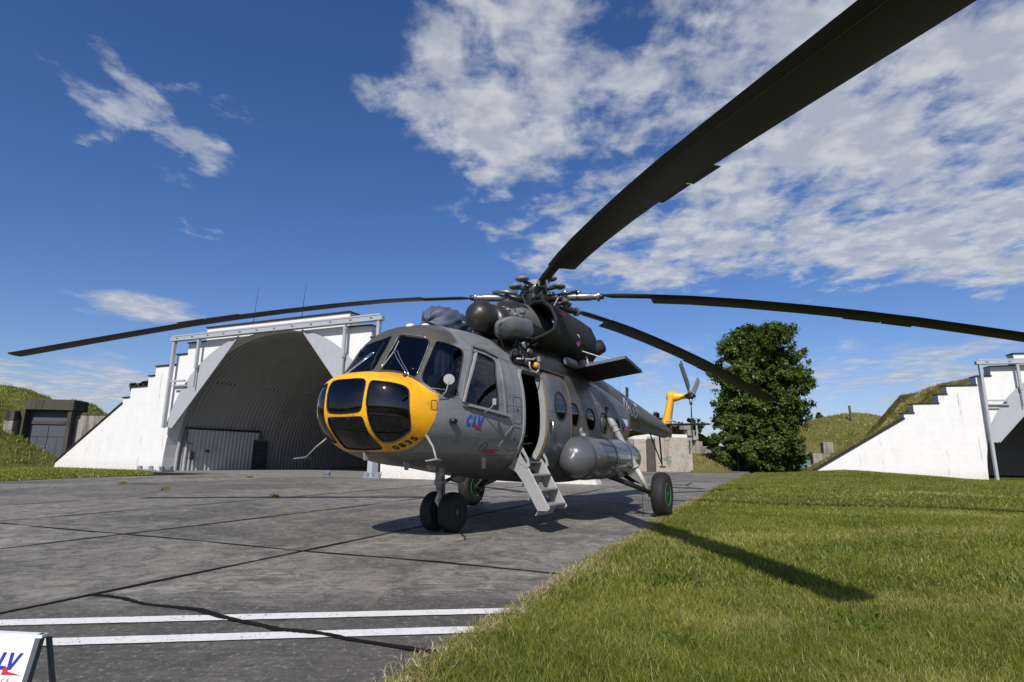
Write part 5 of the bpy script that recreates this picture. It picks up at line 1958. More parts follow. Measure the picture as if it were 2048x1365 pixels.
for (x, y) in ((-0.86, 0.05), (-1.12, 0.12)):
    p = Vector((x, y, float(surf(math.sqrt(FD - x), math.pi / 2)[2])))
    MB().lathe([(0.065, -0.02), (0.065, 0.012), (0.03, 0.028)], p, (0.1, 0, 1), 18).build('roof_antenna', M['signw'], H, smooth=True, auto=40)
# belly fins and fairings under the cockpit
for (x, y, h, l) in ((-0.62, 0.28, 0.10, 0.12), (-1.05, 0.34, 0.07, 0.24), (-1.35, 0.30, 0.11, 0.12), (-1.62, 0.72, 0.15, 0.10), (-0.15, 0.0, 0.10, 0.10)):
    s_ = FD - x
    th_ = -math.acos(min(0.99, y / 1.0))
    p = Vector(surf(math.sqrt(s_), th_))
    MB().prism([(-l / 2, 0.03), (l / 2, 0.03), (l * 0.15, -h), (-l * 0.3, -h)], -0.012, 0.012, lambda u, v, d, p=p: (p.x + u, p.y + d, p.z + v)).build('belly_antenna', M['lgrey'], H)
MB().lathe([(0.0, -0.16), (0.07, -0.12), (0.085, 0), (0.06, 0.14), (0.0, 0.18)], (-2.15, 0.1, 0.80), (1, 0, 0), 16).build('belly_lamp', M['mgrey'], H, smooth=True)
MB().lathe([(0.26, 0.12), (0.24, 0), (0.20, -0.10), (0.05, -0.15)], (-4.35, 0.45, 0.90), (0, 0, 1), 20).build('belly_dome', M['black'], H, smooth=True)
for x in (-3.0, -3.4, -6.4):
    MB().box((x, 0.7, 0.88), (0.12, 0.08, 0.12)).build('belly_bracket', M['black'], H)

# ---- tail boom, fin, stabiliser
bs = [(-7.3, 2.70, 0.56), (-8.0, 2.664, 0.546), (-9.5, 2.556, 0.486), (-11.5, 2.412, 0.405), (-13.5, 2.268, 0.325), (-15.0, 2.16, 0.262), (-15.55, 2.12, 0.25), (-16.0, 2.14, 0.20)]
bm_ = MB()
bm_.loft([[(x, r * math.cos(a), z + r * 1.03 * math.sin(a)) for a in np.linspace(0, 2 * math.pi, 40, endpoint=False)] for x, z, r in bs], True, True)
boom = bm_.build('tail_boom', M['skin'], H, smooth=True, auto=50)


def boom_pt(x, z, off=0.006):
    xs_ = [b[0] for b in bs][::-1]
    zc = float(np.interp(x, xs_, [b[1] for b in bs][::-1]))
    r = float(np.interp(x, xs_, [b[2] for b in bs][::-1]))
    d = max(-0.97, min(0.97, (z - zc) / (r * 1.03)))
    a = math.asin(d)
    return Vector((x, (r + off) * math.cos(a), zc + (r * 1.03 + off) * math.sin(a)))


decal_mesh(text_mesh('0835', 0.66, bold=0.012, spacing=1.0), lambda u, v: boom_pt(-9.35 - u * 1.20, 2.36 - 0.07 * u + v * 0.88), 'number', M['pale'], boom)
for x in (-9.0, -11.9, -13.6):
    zc = float(np.interp(x, [b[0] for b in bs][::-1], [b[1] for b in bs][::-1]))
    r = float(np.interp(x, [b[0] for b in bs][::-1], [b[2] for b in bs][::-1]))
    MB().loft([[(x + dx, (r + 0.006) * math.cos(a), zc + (r * 1.03 + 0.006) * math.sin(a)) for a in np.linspace(0, 2 * math.pi, 40, endpoint=False)] for dx in (-0.02, 0.02)], True).build('boom_band', M['mgrey'], boom, smooth=True)
# antennas on the boom
MB().tube([(-10.6, 0.0, 2.92), (-10.62, 0, 3.18), (-10.62, 0, 3.42)], [0.03, 0.02, 0.01], 8).build('rod_antenna', M['lgrey'], boom)
MB().prism([(-0.10, 0), (0.10, 0), (0.06, 0.40), (-0.14, 0.38)], -0.02, 0.02, lambda u, v, d: (-11.2 + u * 0.9, d + 0.02, 2.84 + v)).build('blade_antenna', M['olive'], boom, bevel=0.004)


def airfoil(c, t, n=9):
    up, lo = [], []
    for k in range(n + 1):
        u = k / n
        th_ = 5 * t * (0.2969 * math.sqrt(u) - 0.126 * u - 0.3516 * u * u + 0.2843 * u ** 3 - 0.1015 * u ** 4)
        up.append((u * c, th_ * c))
        lo.append((u * c, -th_ * c))
    return up + lo[::-1][1:-1]


# fin: swept yellow pylon
fin = MB()
rings = []
for (x, z, ch, t_) in ((-15.45, 2.10, 1.15, 0.34), (-15.65, 2.45, 1.02, 0.30), (-16.1, 2.95, 0.86, 0.27), (-16.5, 3.35, 0.74, 0.30), (-16.62, 3.52, 0.62, 0.34)):
    rings.append([(x - u, v, z - 0.20 * (u / ch)) for u, v in airfoil(ch, t_, 10)])
fin.loft(rings, True, True)
fn_ = fin.build('tail_fin', M['yellow'], H, smooth=True, auto=45)
MB().lathe([(0.02, 0.20), (0.14, 0.18), (0.19, 0.08), (0.19, -0.1), (0.12, -0.2)], (-16.92, 0.0, 3.50), (0, 0, 1), 20).build('intermediate_gearbox', M['yellow'], fn_, smooth=True)
MB().lathe([(0.20, -0.05), (0.19, 0.12), (0.13, 0.30), (0.10, 0.42), (0.10, 0.50)], (-16.92, 0.05, 3.50), (0, 1, 0), 20).build('tail_gearbox', M['yellow'], fn_, smooth=True)
MB().lathe([(0.085, 0), (0.085, 0.10)], (-16.92, 0.55, 3.50), (0, 1, 0), 16).build('rotor_shaft', M['dkmetal'], fn_, smooth=True)
MB().loft([[(x - u, y, 2.34 + v) for u, v in airfoil(ch, 0.11, 8)] for x, y, ch in ((-15.25, -1.62, 0.62), (-15.2, -0.2, 0.78), (-15.2, 0.2, 0.78), (-15.25, 1.62, 0.62))], True, True).build('stabiliser', M['olive'], H, smooth=True, auto=40)
MB().tube([(-15.0, 0.22, 2.42), (-15.1, 0.42, 2.46), (-15.35, 0.5, 2.42)], 0.03, 8).build('stabiliser_hinge', M['lgrey'], H, smooth=True)
sk = MB().tube([(-13.6, 0.0, 2.02), (-14.4, 0.0, 1.42), (-15.2, 0.0, 0.86)], [0.022, 0.022, 0.02], 8).build('tail_skid', M['black'], H)
MB().tube([(-14.9, 0.0, 1.95), (-15.1, 0.0, 0.95)], 0.03, 8).build('skid_damper', M['black'], sk)
MB().lathe([(0.0, -0.03), (0.10, -0.02), (0.12, 0.02), (0.0, 0.05)], (-15.2, 0, 0.84), (0, 0, 1), 14).build('skid_shoe', M['dkmetal'], sk, smooth=True)

# tail rotor
th_c = Vector((-16.92, 0.74, 3.50))
tr = MB().lathe([(0.10, -0.14), (0.13, -0.08), (0.13, 0.06), (0.07, 0.14), (0.03, 0.2)], th_c, (0, 1, 0), 16).build('tail_rotor_hub', M['dkmetal'], H, smooth=True, auto=40)
for k in range(3):
    a = math.radians(32 + 120 * k)
    d = Vector((math.cos(a), 0, math.sin(a)))
    tdir = Vector((-math.sin(a), 0, math.cos(a)))
    MB().tube([th_c + d * 0.08, th_c + d * 0.34], [0.07, 0.05], 10).build('blade_grip', M['metal'], tr, smooth=True)
    MB().tube([th_c + Vector((0, 0.18, 0)) + d * 0.02, th_c + Vector((0, 0.16, 0)) + d * 0.14, th_c + Vector((0, 0.02, 0)) + d * 0.26 + tdir * 0.1], 0.018, 6).build('pitch_link', M['lgrey'], tr)
    rings = []
    for r_, ch in ((0.32, 0.10), (0.45, 0.22), (0.62, 0.27), (1.88, 0.27), (1.95, 0.20)):
        tw = math.radians(24 - 10 * r_ / 1.95)
        cd = (tdir * math.cos(tw) + Vector((0, 1, 0)) * math.sin(tw))
        nd = d.cross(cd)
        rings.append([th_c + d * r_ + cd * (u - ch * 0.3) + nd * v for u, v in airfoil(ch, 0.13, 6)])
    MB().loft(rings, True, True).build('tail_rotor_blade', M['mgrey'], tr, smooth=True, auto=40)

# ---- roof deck, engines, gearbox
dk = MB()
rings = []
for x, hw, zt in ((-2.1, 0.86, 3.02), (-2.5, 0.98, 3.12), (-4.0, 1.0, 3.16), (-5.8, 0.92, 3.22), (-7.0, 0.72, 3.18), (-8.2, 0.52, 3.10), (-9.2, 0.30, 2.98)):
    rings.append([(x, hw * math.copysign(abs(math.cos(a)) ** 0.6, math.cos(a)), 2.55 + (zt - 2.55) * abs(math.sin(a)) ** 0.6) for a in np.linspace(0, math.pi, 18)])
dk.loft(rings, False)
dk.build('roof_deck', M['olive'], H, smooth=True)


def engine(sy, covered):
    c = Vector((-2.02, sy * 0.54, 3.33))
    ax = (1, 0, 0.06)
    e = MB().lathe([(0.30, -0.95), (0.30, -0.62), (0.26, -0.50), (0.22, -0.46)], c, ax, 24).build('engine_casing', M['metal'], H, smooth=True, auto=35)
    MB().lathe([(0.20, -0.52), (0.285, -0.48), (0.30, -0.40), (0.285, -0.30), (0.20, -0.24)], c, ax, 28).build('intake_ring', M['olive'], e, smooth=True)
    if not covered:
        MB().lathe([(0.10, -0.30), (0.16, -0.20), (0.235, -0.12), (0.262, 0.0), (0.245, 0.10), (0.19, 0.185), (0.10, 0.245), (0.0, 0.262)], c, ax, 32).build('dust_filter_dome', M['olive'], e, smooth=True)
    MB().tube([c + Vector((-0.12, sy * 0.14, -0.16)), c + Vector((-0.4, sy * 0.24, -0.26))], 0.035, 8).build('bleed_pipe', M['olive'], e, smooth=True)
    rnd = random.Random(3 + sy)
    for k in range(26):
        x = -rnd.uniform(0.50, 1.05)
        a = rnd.uniform(-0.5, 3.2)
        r = rnd.uniform(0.26, 0.36)
        p = c + Vector((x, sy * r * math.cos(a), r * math.sin(a)))
        kind = rnd.random()
        m_ = M[rnd.choice(('metal', 'metal', 'dkmetal', 'lgrey', 'metal'))]
        if kind < 0.4:
            MB().box(p, (rnd.uniform(0.05, 0.14), rnd.uniform(0.04, 0.09), rnd.uniform(0.04, 0.10)), Matrix.Rotation(rnd.uniform(0, 3), 3, 'X')).build('engine_accessory', m_, e, bevel=0.008)
        elif kind < 0.7:
            MB().lathe([(0.02, -0.05), (0.04, -0.04), (0.04, 0.04), (0.02, 0.06)], p, (rnd.uniform(-1, 1), rnd.uniform(-1, 1), rnd.uniform(0, 1)), 10).build('engine_accessory', m_, e, smooth=True, auto=40)
        else:
            q = p + Vector((rnd.uniform(-0.2, 0.2), rnd.uniform(-0.06, 0.06), rnd.uniform(-0.12, 0.12)))
            MB().tube([p, (p + q) / 2 + Vector((0, sy * 0.05, 0.05)), q], 0.011, 6).build('fuel_pipe', m_, e, smooth=True)
    MB().lathe([(0.30, -0.95), (0.33, -1.2), (0.33, -1.9), (0.30, -2.4)], c, ax, 24).build('combustor_casing', M['dkmetal'], e, smooth=True)
    return e


engine(1, False)
engine(-1, True)

# cooling-fan fairing ahead of the mast: olive top, grey flank, open mouth
ff = MB()
rings = []
for x, ry, rz_, zc in ((-3.42, 0.30, 0.26, 3.66), (-3.50, 0.36, 0.31, 3.69), (-3.75, 0.42, 0.36, 3.74), (-4.2, 0.50, 0.42, 3.72), (-4.7, 0.60, 0.44, 3.62), (-5.1, 0.66, 0.40, 3.52)):
    rings.append([(x, ry * math.cos(a), zc + rz_ * math.sin(a)) for a in np.linspace(0, 2 * math.pi, 30, endpoint=False)])
ff.loft(rings, True)
fo_ = ff.build('fan_fairing', M['mgrey'], H, smooth=True)
ff = MB()
ff.loft([[(x, ry * 0.93 * math.cos(a), zc + rz_ * 0.93 * math.sin(a)) for a in np.linspace(0, 2 * math.pi, 30, endpoint=False)] for x, ry, rz_, zc in ((-3.42, 0.32, 0.28, 3.66), (-3.6, 0.34, 0.29, 3.68), (-4.0, 0.30, 0.26, 3.68))], True, True)
ff.build('fan_duct', M['black'], fo_, smooth=True)
ff = MB()
ff.loft([[(x, (ry + 0.006) * math.cos(a), zc + (rz_ + 0.006) * math.sin(a)) for a in np.linspace(0.55, math.pi - 0.2, 22)] for x, ry, rz_, zc in ((-3.415, 0.30, 0.26, 3.66), (-3.50, 0.36, 0.31, 3.69), (-3.75, 0.42, 0.36, 3.74), (-3.98, 0.455, 0.388, 3.73))], False)
ff.build('fan_fairing_lip', M['olive'], fo_, smooth=True)
for k in range(7):
    a = k * 0.9
    MB().tube([(-3.9, 0, 3.68), (-3.9, 0.28 * math.cos(a), 3.68 + 0.25 * math.sin(a))], 0.02, 5).build('fan_vane', M['dkmetal'], fo_)

# port engine and gearbox cowling, its front edge cut in an arc
cw = MB()
sec = [(0.26, 4.06), (0.52, 4.07), (0.78, 4.02), (0.98, 3.86), (1.09, 3.62), (1.12, 3.38), (1.08, 3.20), (0.98, 3.09), (0.84, 3.03)]
zs_ = [p[1] for p in sec]
fx_ = [-4.25, -3.98, -3.82, -3.76, -3.74, -3.56, -3.20, -2.98, -2.90]
rings = []
for i, ((y, z), xf) in enumerate(zip(sec, fx_)):
    xr = -6.02 - 0.10 * (i < 2)
    rings.append([(xf + (xr - xf) * k / 10, y - 0.10 * (k / 10) ** 2, z + 0.06 * (k / 10)) for k in range(11)])
inn = [[(p[0], p[1] - 0.045, p[2] - (0.03 if i < 4 else 0)) for p in r_] for i, r_ in enumerate(rings)]
cw.loft(rings, False)
cw.loft(inn, False)
for a, b in ((0, 0), (-1, -1)):
    cw.loft([[r_[a] for r_ in rings], [r_[a] for r_ in inn]], False)
cw.loft([rings[0], inn[0]], False)
cw.loft([rings[-1], inn[-1]], False)
cwo = cw.build('engine_cowling', M['underdark'], H, smooth=True, auto=40)
MB().tube([Vector(r_[0]) + Vector((0, -0.02, 0)) for r_ in rings], 0.026, 8).build('cowling_lip', M['olive'], cwo, smooth=True)
for (y_, z_, w_, m_) in ((1.128, 3.46, 0.09, 'signw'), (1.128, 3.46, 0.05, 'navy')):
    pass
rd = Vector((-4.75, 1.075, 3.40))
nrm_ = Vector((0, 1, 0.05)).normalized()
for k, (a0, a1, m_) in enumerate(((0.4, 2.5, 'signw'), (2.5, 4.6, 'blue'), (4.6, 6.68, 'red'))):
    m = MB()
    m.add([rd + Vector((0, 0.012, 0))] + [rd + Vector((-0.125 * math.cos(a), 0.012, 0.125 * math.sin(a))) for a in np.linspace(a0, a1, 9)], [(0, i + 1, i + 2) for i in range(8)])
    m.build('roundel', M[m_], cwo)
MB().box((-4.05, 1.06, 3.78), (0.22, 0.01, 0.05), Matrix.Rotation(-0.25, 3, 'X')).build('red_stencil', M['red'], cwo)

# grey cowl door swung down in front of the engine
gd = MB()
rings = []
for u in np.linspace(0, 1, 15):
    x = -1.90 - 1.0 * u
    k = max(0.05, (1 - abs(2 * u - 1) ** 5)) ** 0.5
    ring = []
    for i in range(22):
        a = 2 * math.pi * i / 22
        ca, sa = math.cos(a), math.sin(a)
        ring.append((x + 0.05 * sa, 0.97 - 0.06 * u + 0.20 * k * math.copysign(abs(ca) ** 0.6, ca), 3.10 + 0.13 * u + 0.155 * k * math.copysign(abs(sa) ** 0.6, sa) + 0.05 * ca))
    rings.append(ring)
gd.loft(rings, True, True)
gdo = gd.build('cowl_door', M['mgrey'], H, smooth=True, auto=55)
for (a, b) in (((-2.0, 0.9, 2.98), (-2.25, 0.86, 2.72)), ((-2.4, 0.98, 3.0), (-2.2, 0.98, 2.66)), ((-2.75, 0.95, 3.05), (-2.35, 1.02, 2.60)), ((-2.75, 0.95, 3.1), (-3.05, 0.98, 2.66)), ((-2.3, 0.9, 3.0), (-2.9, 1.0, 2.64))):
    MB().tube([a, b], 0.018, 6).build('cowl_strut', M['dkmetal'], gdo)

# hoses, valves and the orange bottle over the door
cl = MB().box((-2.62, 0.95, 2.74), (0.7, 0.22, 0.14), Matrix.Rotation(0.25, 3, 'X')).build('equipment_bay', M['black'], H, bevel=0.02)
rnd = random.Random(12)
for k in range(22):
    p = Vector((rnd.uniform(-3.0, -2.3), rnd.uniform(0.92, 1.16), rnd.uniform(2.60, 2.95)))
    m_ = M[rnd.choice(('metal', 'lgrey', 'dkmetal', 'dkmetal', 'black'))]
    if k % 3 == 0:
        MB().box(p, (rnd.uniform(0.04, 0.1), 0.05, rnd.uniform(0.04, 0.1)), Matrix.Rotation(rnd.uniform(0, 3), 3, 'Y')).build('valve_block', m_, cl, bevel=0.008)
    elif k % 3 == 1:
        MB().lathe([(0.015, -0.04), (0.032, -0.03), (0.032, 0.03), (0.015, 0.05)], p, (rnd.uniform(-1, 1), rnd.uniform(0, 1), rnd.uniform(-1, 1)), 10).build('union_nut', m_, cl, smooth=True, auto=40)
    else:
        MB().tube([p, p + Vector((rnd.uniform(-0.2, 0.2), 0.03, rnd.uniform(-0.1, 0.1))), p + Vector((rnd.uniform(-0.25, 0.25), 0, rnd.uniform(-0.15, 0.15)))], 0.010, 6).build('pipe', m_, cl, smooth=True)
MB().lathe([(0.0, -0.055), (0.035, -0.045), (0.05, 0), (0.035, 0.045), (0.0, 0.055)], (-2.72, 1.17, 2.60), (0.3, 0.2, 1), 16).build('orange_bottle', M['orange'], cl, smooth=True)
hz_ = [Vector((-2.40, 1.15, 2.60)) + Vector((-0.17 + 0.17 * math.cos(a), 0.03, -0.02 + 0.11 * math.sin(a))) for a in np.linspace(2.6, 6.6, 18)]
MB().tube([p + Vector((-0.05, 0.01, 0.0)) for p in hz_], 0.013, 8).build('pale_hose', M['wire'], cl, smooth=True)
MB().tube([(-2.22, 1.08, 2.64), (-2.45, 1.15, 2.66), (-2.62, 1.16, 2.68), (-2.8, 1.12, 2.74)], 0.014, 8).build('pale_hose', M['wire'], cl, smooth=True)

# work platform flap folded out behind the cowling
fp = [(-4.85, 0.92, 2.84), (-5.95, 0.92, 2.72), (-5.86, 2.02, 2.845), (-4.80, 2.02, 2.975)]
up_ = Vector((0.11, -0.10, 0.99)).normalized() * 0.045
m = MB()
m.add([Vector(p) for p in fp] + [Vector(p) + up_ for p in fp], [(0, 1, 2, 3), (7, 6, 5, 4), (0, 4, 5, 1), (1, 5, 6, 2), (2, 6, 7, 3), (3, 7, 4, 0)])
fpo = m.build('platform_flap', M['underdark'], H, bevel=0.008)
MB().beam(Vector(fp[3]) + up_ * 0.6, Vector(fp[0]) + up_ * 0.6, 0.035, 0.055).build('flap_edge', M['mgrey'], fpo)  # paler grey paints this edge as catching the sun
MB().beam(Vector(fp[2]) + up_ * 0.6, Vector(fp[3]) + up_ * 0.6, 0.03, 0.055).build('flap_edge', M['olive'], fpo)
MB().tube([(-5.1, 1.02, 3.25), (-5.05, 1.4, 3.1), (-5.0, 1.8, 2.98)], 0.014, 6).build('flap_stay', M['wire'], fpo)
# exhaust and its box
ex = MB().box((-5.75, 0.74, 3.22), (0.72, 0.34, 0.50), Matrix.Rotation(0.2, 3, 'Y')).build('exhaust_shroud', M['mgrey'], H, bevel=0.05)
MB().lathe([(0.17, 0), (0.18, 0.22), (0.15, 0.40)], (-5.95, 0.80, 3.38), (-0.55, 0.55, 0.35), 20).build('exhaust_pipe', M['dkmetal'], ex, smooth=True, auto=40)
MB().tube([(-5.45, 0.94, 3.3), (-5.5, 1.0, 3.05), (-5.6, 0.98, 2.9)], 0.022, 6).build('drain_pipe', M['wire'], ex)
MB().box((-4.55, 1.0, 2.93), (0.5, 0.12, 0.16), Matrix.Rotation(0.5, 3, 'X')).build('intake_scoop', M['mgrey'], H, bevel=0.03)

# ---- mast, rotor head
MC = Vector((-5.10, 0.0, 0.0))
gb = MB().lathe([(0.52, 3.0), (0.50, 3.35), (0.40, 3.55), (0.26, 3.75), (0.20, 3.95), (0.18, 4.25)], MC, (0, 0, 1), 24).build('main_gearbox', M['dkmetal'], H, smooth=True, auto=40)
MB().lathe([(0.20, 3.93), (0.33, 3.95), (0.34, 4.03), (0.20, 4.06)], MC, (0, 0, 1), 24).build('swashplate', M['metal'], gb, smooth=True, auto=40)
hub = MB().lathe([(0.16, 4.18), (0.27, 4.24), (0.30, 4.34), (0.30, 4.52), (0.24, 4.62), (0.15, 4.70), (0.13, 4.80)], MC, (0, 0, 1), 24).build('rotor_hub', M['dkmetal'], H, smooth=True, auto=40)
MB().lathe([(0.15, 4.72), (0.22, 4.74), (0.22, 4.80), (0.16, 4.87), (0.06, 4.89)], MC, (0, 0, 1), 24).build('oil_tank_cap', M['lgrey'], hub, smooth=True, auto=40)
for k in range(10):
    a = k * 0.63
    MB().box(MC + Vector((0.27 * math.cos(a), 0.27 * math.sin(a), 4.58 - 0.05 * (k % 3))), (0.07, 0.07, 0.09), Matrix.Rotation(a, 3, 'Z')).build('hub_fitting', M['metal'] if k % 2 else M['dkmetal'], hub, bevel=0.012)
M['bstripe'] = simple('worn_blade_stripe', (0.10, 0.075, 0.012), 0.6, var=0.4, vscale=6, dirt=(0.03, 0.03, 0.025), dirt_amt=0.8, dirt_scale=3)
rnd = random.Random(31)
for k in range(34):
    a = rnd.uniform(0, 6.28)
    r_ = rnd.uniform(0.22, 0.62)
    z_ = rnd.uniform(4.22, 4.66) - 0.12 * r_
    p = MC + Vector((r_ * math.cos(a), r_ * math.sin(a), z_))
    m_ = M[rnd.choice(('dkmetal', 'metal', 'dkmetal', 'black', 'lgrey'))]
    if k % 2:
        MB().lathe([(0.012, -0.05), (0.03, -0.04), (0.03, 0.03), (0.018, 0.05)], p, (rnd.uniform(-1, 1), rnd.uniform(-1, 1), 0.5), 8).build('hub_bolt', m_, hub, smooth=True, auto=40)
    else:
        MB().tube([p, p + Vector((rnd.uniform(-0.12, 0.12), rnd.uniform(-0.12, 0.12), 0.05)), p + Vector((rnd.uniform(-0.2, 0.2), rnd.uniform(-0.2, 0.2), -0.06))], 0.012, 6).build('hydraulic_pipe', m_, hub, smooth=True)
AZ = [-59.3, 36.4, 107.5, 159.0, 231.0]
NOM = [-48.0, 24.0, 96.0, 168.0, 240.0]
ZB = pchip([0, 1.5, 3.0, 5.3, 7.2, 8.6, 10.65], [4.45, 4.43, 4.34, 4.06, 3.75, 3.47, 3.05])
for k in range(5):
    an, ab = math.radians(NOM[k]), math.radians(AZ[k])
    dn = Vector((math.cos(an), math.sin(an), 0))
    # the blade line is straight through the drag hinge at r = 0.62
    hinge = MC + dn * 0.62
    tipp = MC + Vector((math.cos(ab), math.sin(ab), 0)) * 10.65
    d = (tipp - hinge).normalized()
    sd = Vector((d.y, -d.x, 0))           # leading-edge side (rotor turns clockwise from above)

    def bp(r, u=0.0, w=0.0):
        q = hinge + d * (r - 0.62)
        return Vector((q.x, q.y, float(ZB(r)))) + sd * u + Vector((0, 0, w))
    arm = MB().tube([MC + dn * 0.18 + Vector((0, 0, 4.45)), MC + dn * 0.45 + Vector((0, 0, 4.45)), MC + dn * 0.70 + Vector((0, 0, 4.445))], [0.10, 0.085, 0.09], 12).build('rotor_arm', M['dkmetal'], hub, smooth=True)
    MB().lathe([(0.075, -0.13), (0.085, -0.10), (0.085, 0.10), (0.075, 0.13)], MC + dn * 0.64 + Vector((0, 0, 4.445)), (0, 0, 1), 14).build('drag_hinge', M['metal'], arm, smooth=True, auto=40)
    MB().tube([bp(0.70), bp(0.80), bp(1.16), bp(1.20), bp(1.30)], [0.065, 0.080, 0.085, 0.070, 0.070], 16).build('blade_grip', M['dkmetal' if k % 2 else 'metal'], arm, smooth=True, auto=40)
    MB().lathe([(0.05, -0.02), (0.105, -0.02), (0.105, 0.025), (0.05, 0.025)], bp(1.33), d, 18).build('grip_flange', M['metal'], arm, smooth=True, auto=40)
    MB().tube([bp(1.34), bp(1.45, 0.0)], [0.07, 0.05], 12).build('blade_root_fitting', M['dkmetal'], arm, smooth=True)
    MB().tube([bp(0.9, 0.16, 0.02), bp(0.9, 0.24, 0.05), bp(0.5, 0.27, -0.02)], 0.035, 8).build('pitch_horn', M['dkmetal'], arm, smooth=True)
    pl = bp(0.55, 0.27, -0.02)
    MB().tube([pl, MC + Vector((pl.x - MC.x, pl.y - MC.y, 0)).normalized() * 0.33 + Vector((0, 0, 4.0))], 0.016, 6).build('pitch_link', M['lgrey'], arm, smooth=True)
    MB().tube([bp(0.95, -0.02, 0.11), bp(0.75, -0.16, 0.10), bp(0.45, -0.22, 0.05)], 0.045, 8).build('drag_damper', M['metal'], arm, smooth=True)
    # blade
    rings, stripe = [], []
    for r_ in (1.44, 1.62, 1.80, 1.83, 2.40, 2.46, 3.2, 4.2, 5.3, 6.3, 7.2, 8.2, 9.2, 10.0, 10.55, 10.65):
        wide = r_ > 2.43
        ch = 0.48 if wide else (0.10 if r_ < 1.5 else 0.20)
        tk = 0.125 if wide else 0.36
        if r_ > 10.6:
            ch *= 0.8
        tw = math.radians(9.0 - 5.0 * r_ / 10.65)
        le = sd * math.cos(tw) + Vector((0, 0, 1)) * math.sin(tw)
        nn = d.cross(le)
        if nn.z < 0:
            nn = -nn
        c0 = bp(r_)
        q = ch * (0.25 if wide else 0.5)
        x0 = 0.13 if wide else 0.10
        rings.append([c0 + le * (x0 - u) + nn * v for u, v in airfoil(ch, tk, 8)])
        if wide:
            stripe.append((c0, le, nn))
    bl = MB().loft(rings, True, True).build('rotor_blade', M['blade'], hub, smooth=True, auto=35)
    # yellow line and leading-edge strip on the underside
    st = [[c0 + le * (0.13 - 0.085) - nn * 0.0262, c0 + le * (0.13 - 0.096) - nn * 0.0272] for c0, le, nn in stripe]
    MB().loft([[p + Vector((0, 0, -0.0045)) for p in r_] for r_ in st], False).build('blade_stripe', M['bstripe'], bl, recalc=False)
    # trim tabs on the trailing edge
    for (ra, rb_, e) in ((6.1, 6.75, 0.055), (6.78, 7.3, 0.075)):
        P = []
        for r_ in (ra, rb_):
            tw = math.radians(9.0 - 5.0 * r_ / 10.65)
            le = sd * math.cos(tw) + Vector((0, 0, 1)) * math.sin(tw)
            P.append((bp(r_) - le * 0.34, bp(r_) - le * (0.35 + e)))
        m = MB()
        m.add([P[0][0], P[1][0], P[1][1], P[0][1]] + [p + Vector((0, 0, 0.008)) for p in (P[0][0], P[1][0], P[1][1], P[0][1])], [(0, 1, 2, 3), (7, 6, 5, 4), (0, 4, 5, 1), (1, 5, 6, 2), (2, 6, 7, 3), (3, 7, 4, 0)])
        m.build('trim_tab', M['blade'], bl)
    MB().tube([bp(10.60, 0.10), bp(10.64, -0.05), bp(10.62, -0.30)], 0.012, 6).build('tip_lamp', M['yedge'], bl)
    # pendulum vibration absorber pad between the arms
    aa = an + math.radians(36)
    da = Vector((math.cos(aa), math.sin(aa), 0))
    pa = MC + da * 0.50 + Vector((0, 0, 4.80))
    ab_ = MB().tube([MC + da * 0.12 + Vector((0, 0, 4.72)), MC + da * 0.32 + Vector((0, 0, 4.74)), pa], [0.07, 0.05, 0.045], 8).build('absorber_arm', M['dkmetal'], hub, smooth=True)
    MB().lathe([(0.0, -0.07), (0.09, -0.055), (0.145, -0.02), (0.150, 0.02), (0.10, 0.05), (0.0, 0.06)], pa, (da.x * 0.12, da.y * 0.12, 1), 20).build('absorber_weight', M['mgrey'], ab_, smooth=True)

# ---- external fuel tanks
for sy in (1, -1):
    prof = [(0.0, -3.64), (0.14, -3.67), (0.25, -3.74), (0.34, -3.88), (0.385, -4.08), (0.395, -4.3), (0.395, -6.2), (0.37, -6.6), (0.30, -6.95), (0.20, -7.15), (0.0, -7.2)]
    tk = MB().lathe([(r, -x) for r, x in prof], (0, sy * 1.34, 1.13), (-1, 0, 0), 36).build('fuel_tank', M['tank'], H, smooth=True)
    for x in (-3.98, -5.05, -5.95):
        MB().lathe([(0.40, -0.012), (0.402, 0), (0.40, 0.012)] if x < -4 else [(0.376, -0.006), (0.378, 0), (0.376, 0.006)], (x, sy * 1.34, 1.13), (-1, 0, 0), 36).build('tank_strap', M['olive'], tk, smooth=True)
        if x < -4:
            for a in (-0.15, -0.35):
                p = Vector((x, sy * (1.34 + 0.40 * math.cos(a)), 1.13 + 0.40 * math.sin(a)))
                MB().box(p, (0.05, 0.03, 0.05)).build('strap_buckle', M['metal'], tk, bevel=0.006)
    MB().box((-4.9, sy * 1.10, 1.52), (3.2, 0.20, 0.06)).build('tank_fairing', M['skin'], tk)
    MB().lathe([(0.045, 0), (0.045, 0.03), (0.02, 0.05)], (-4.35, sy * 1.34, 1.52), (0, 0, 1), 12).build('filler_cap', M['lgrey'], tk)
    MB().box((-4.38, sy * 1.28, 1.60), (0.10, 0.03, 0.10), Matrix.Rotation(0.6, 3, 'Y')).build('filler_flag', M['lgrey'], tk)

# ---- landing gear


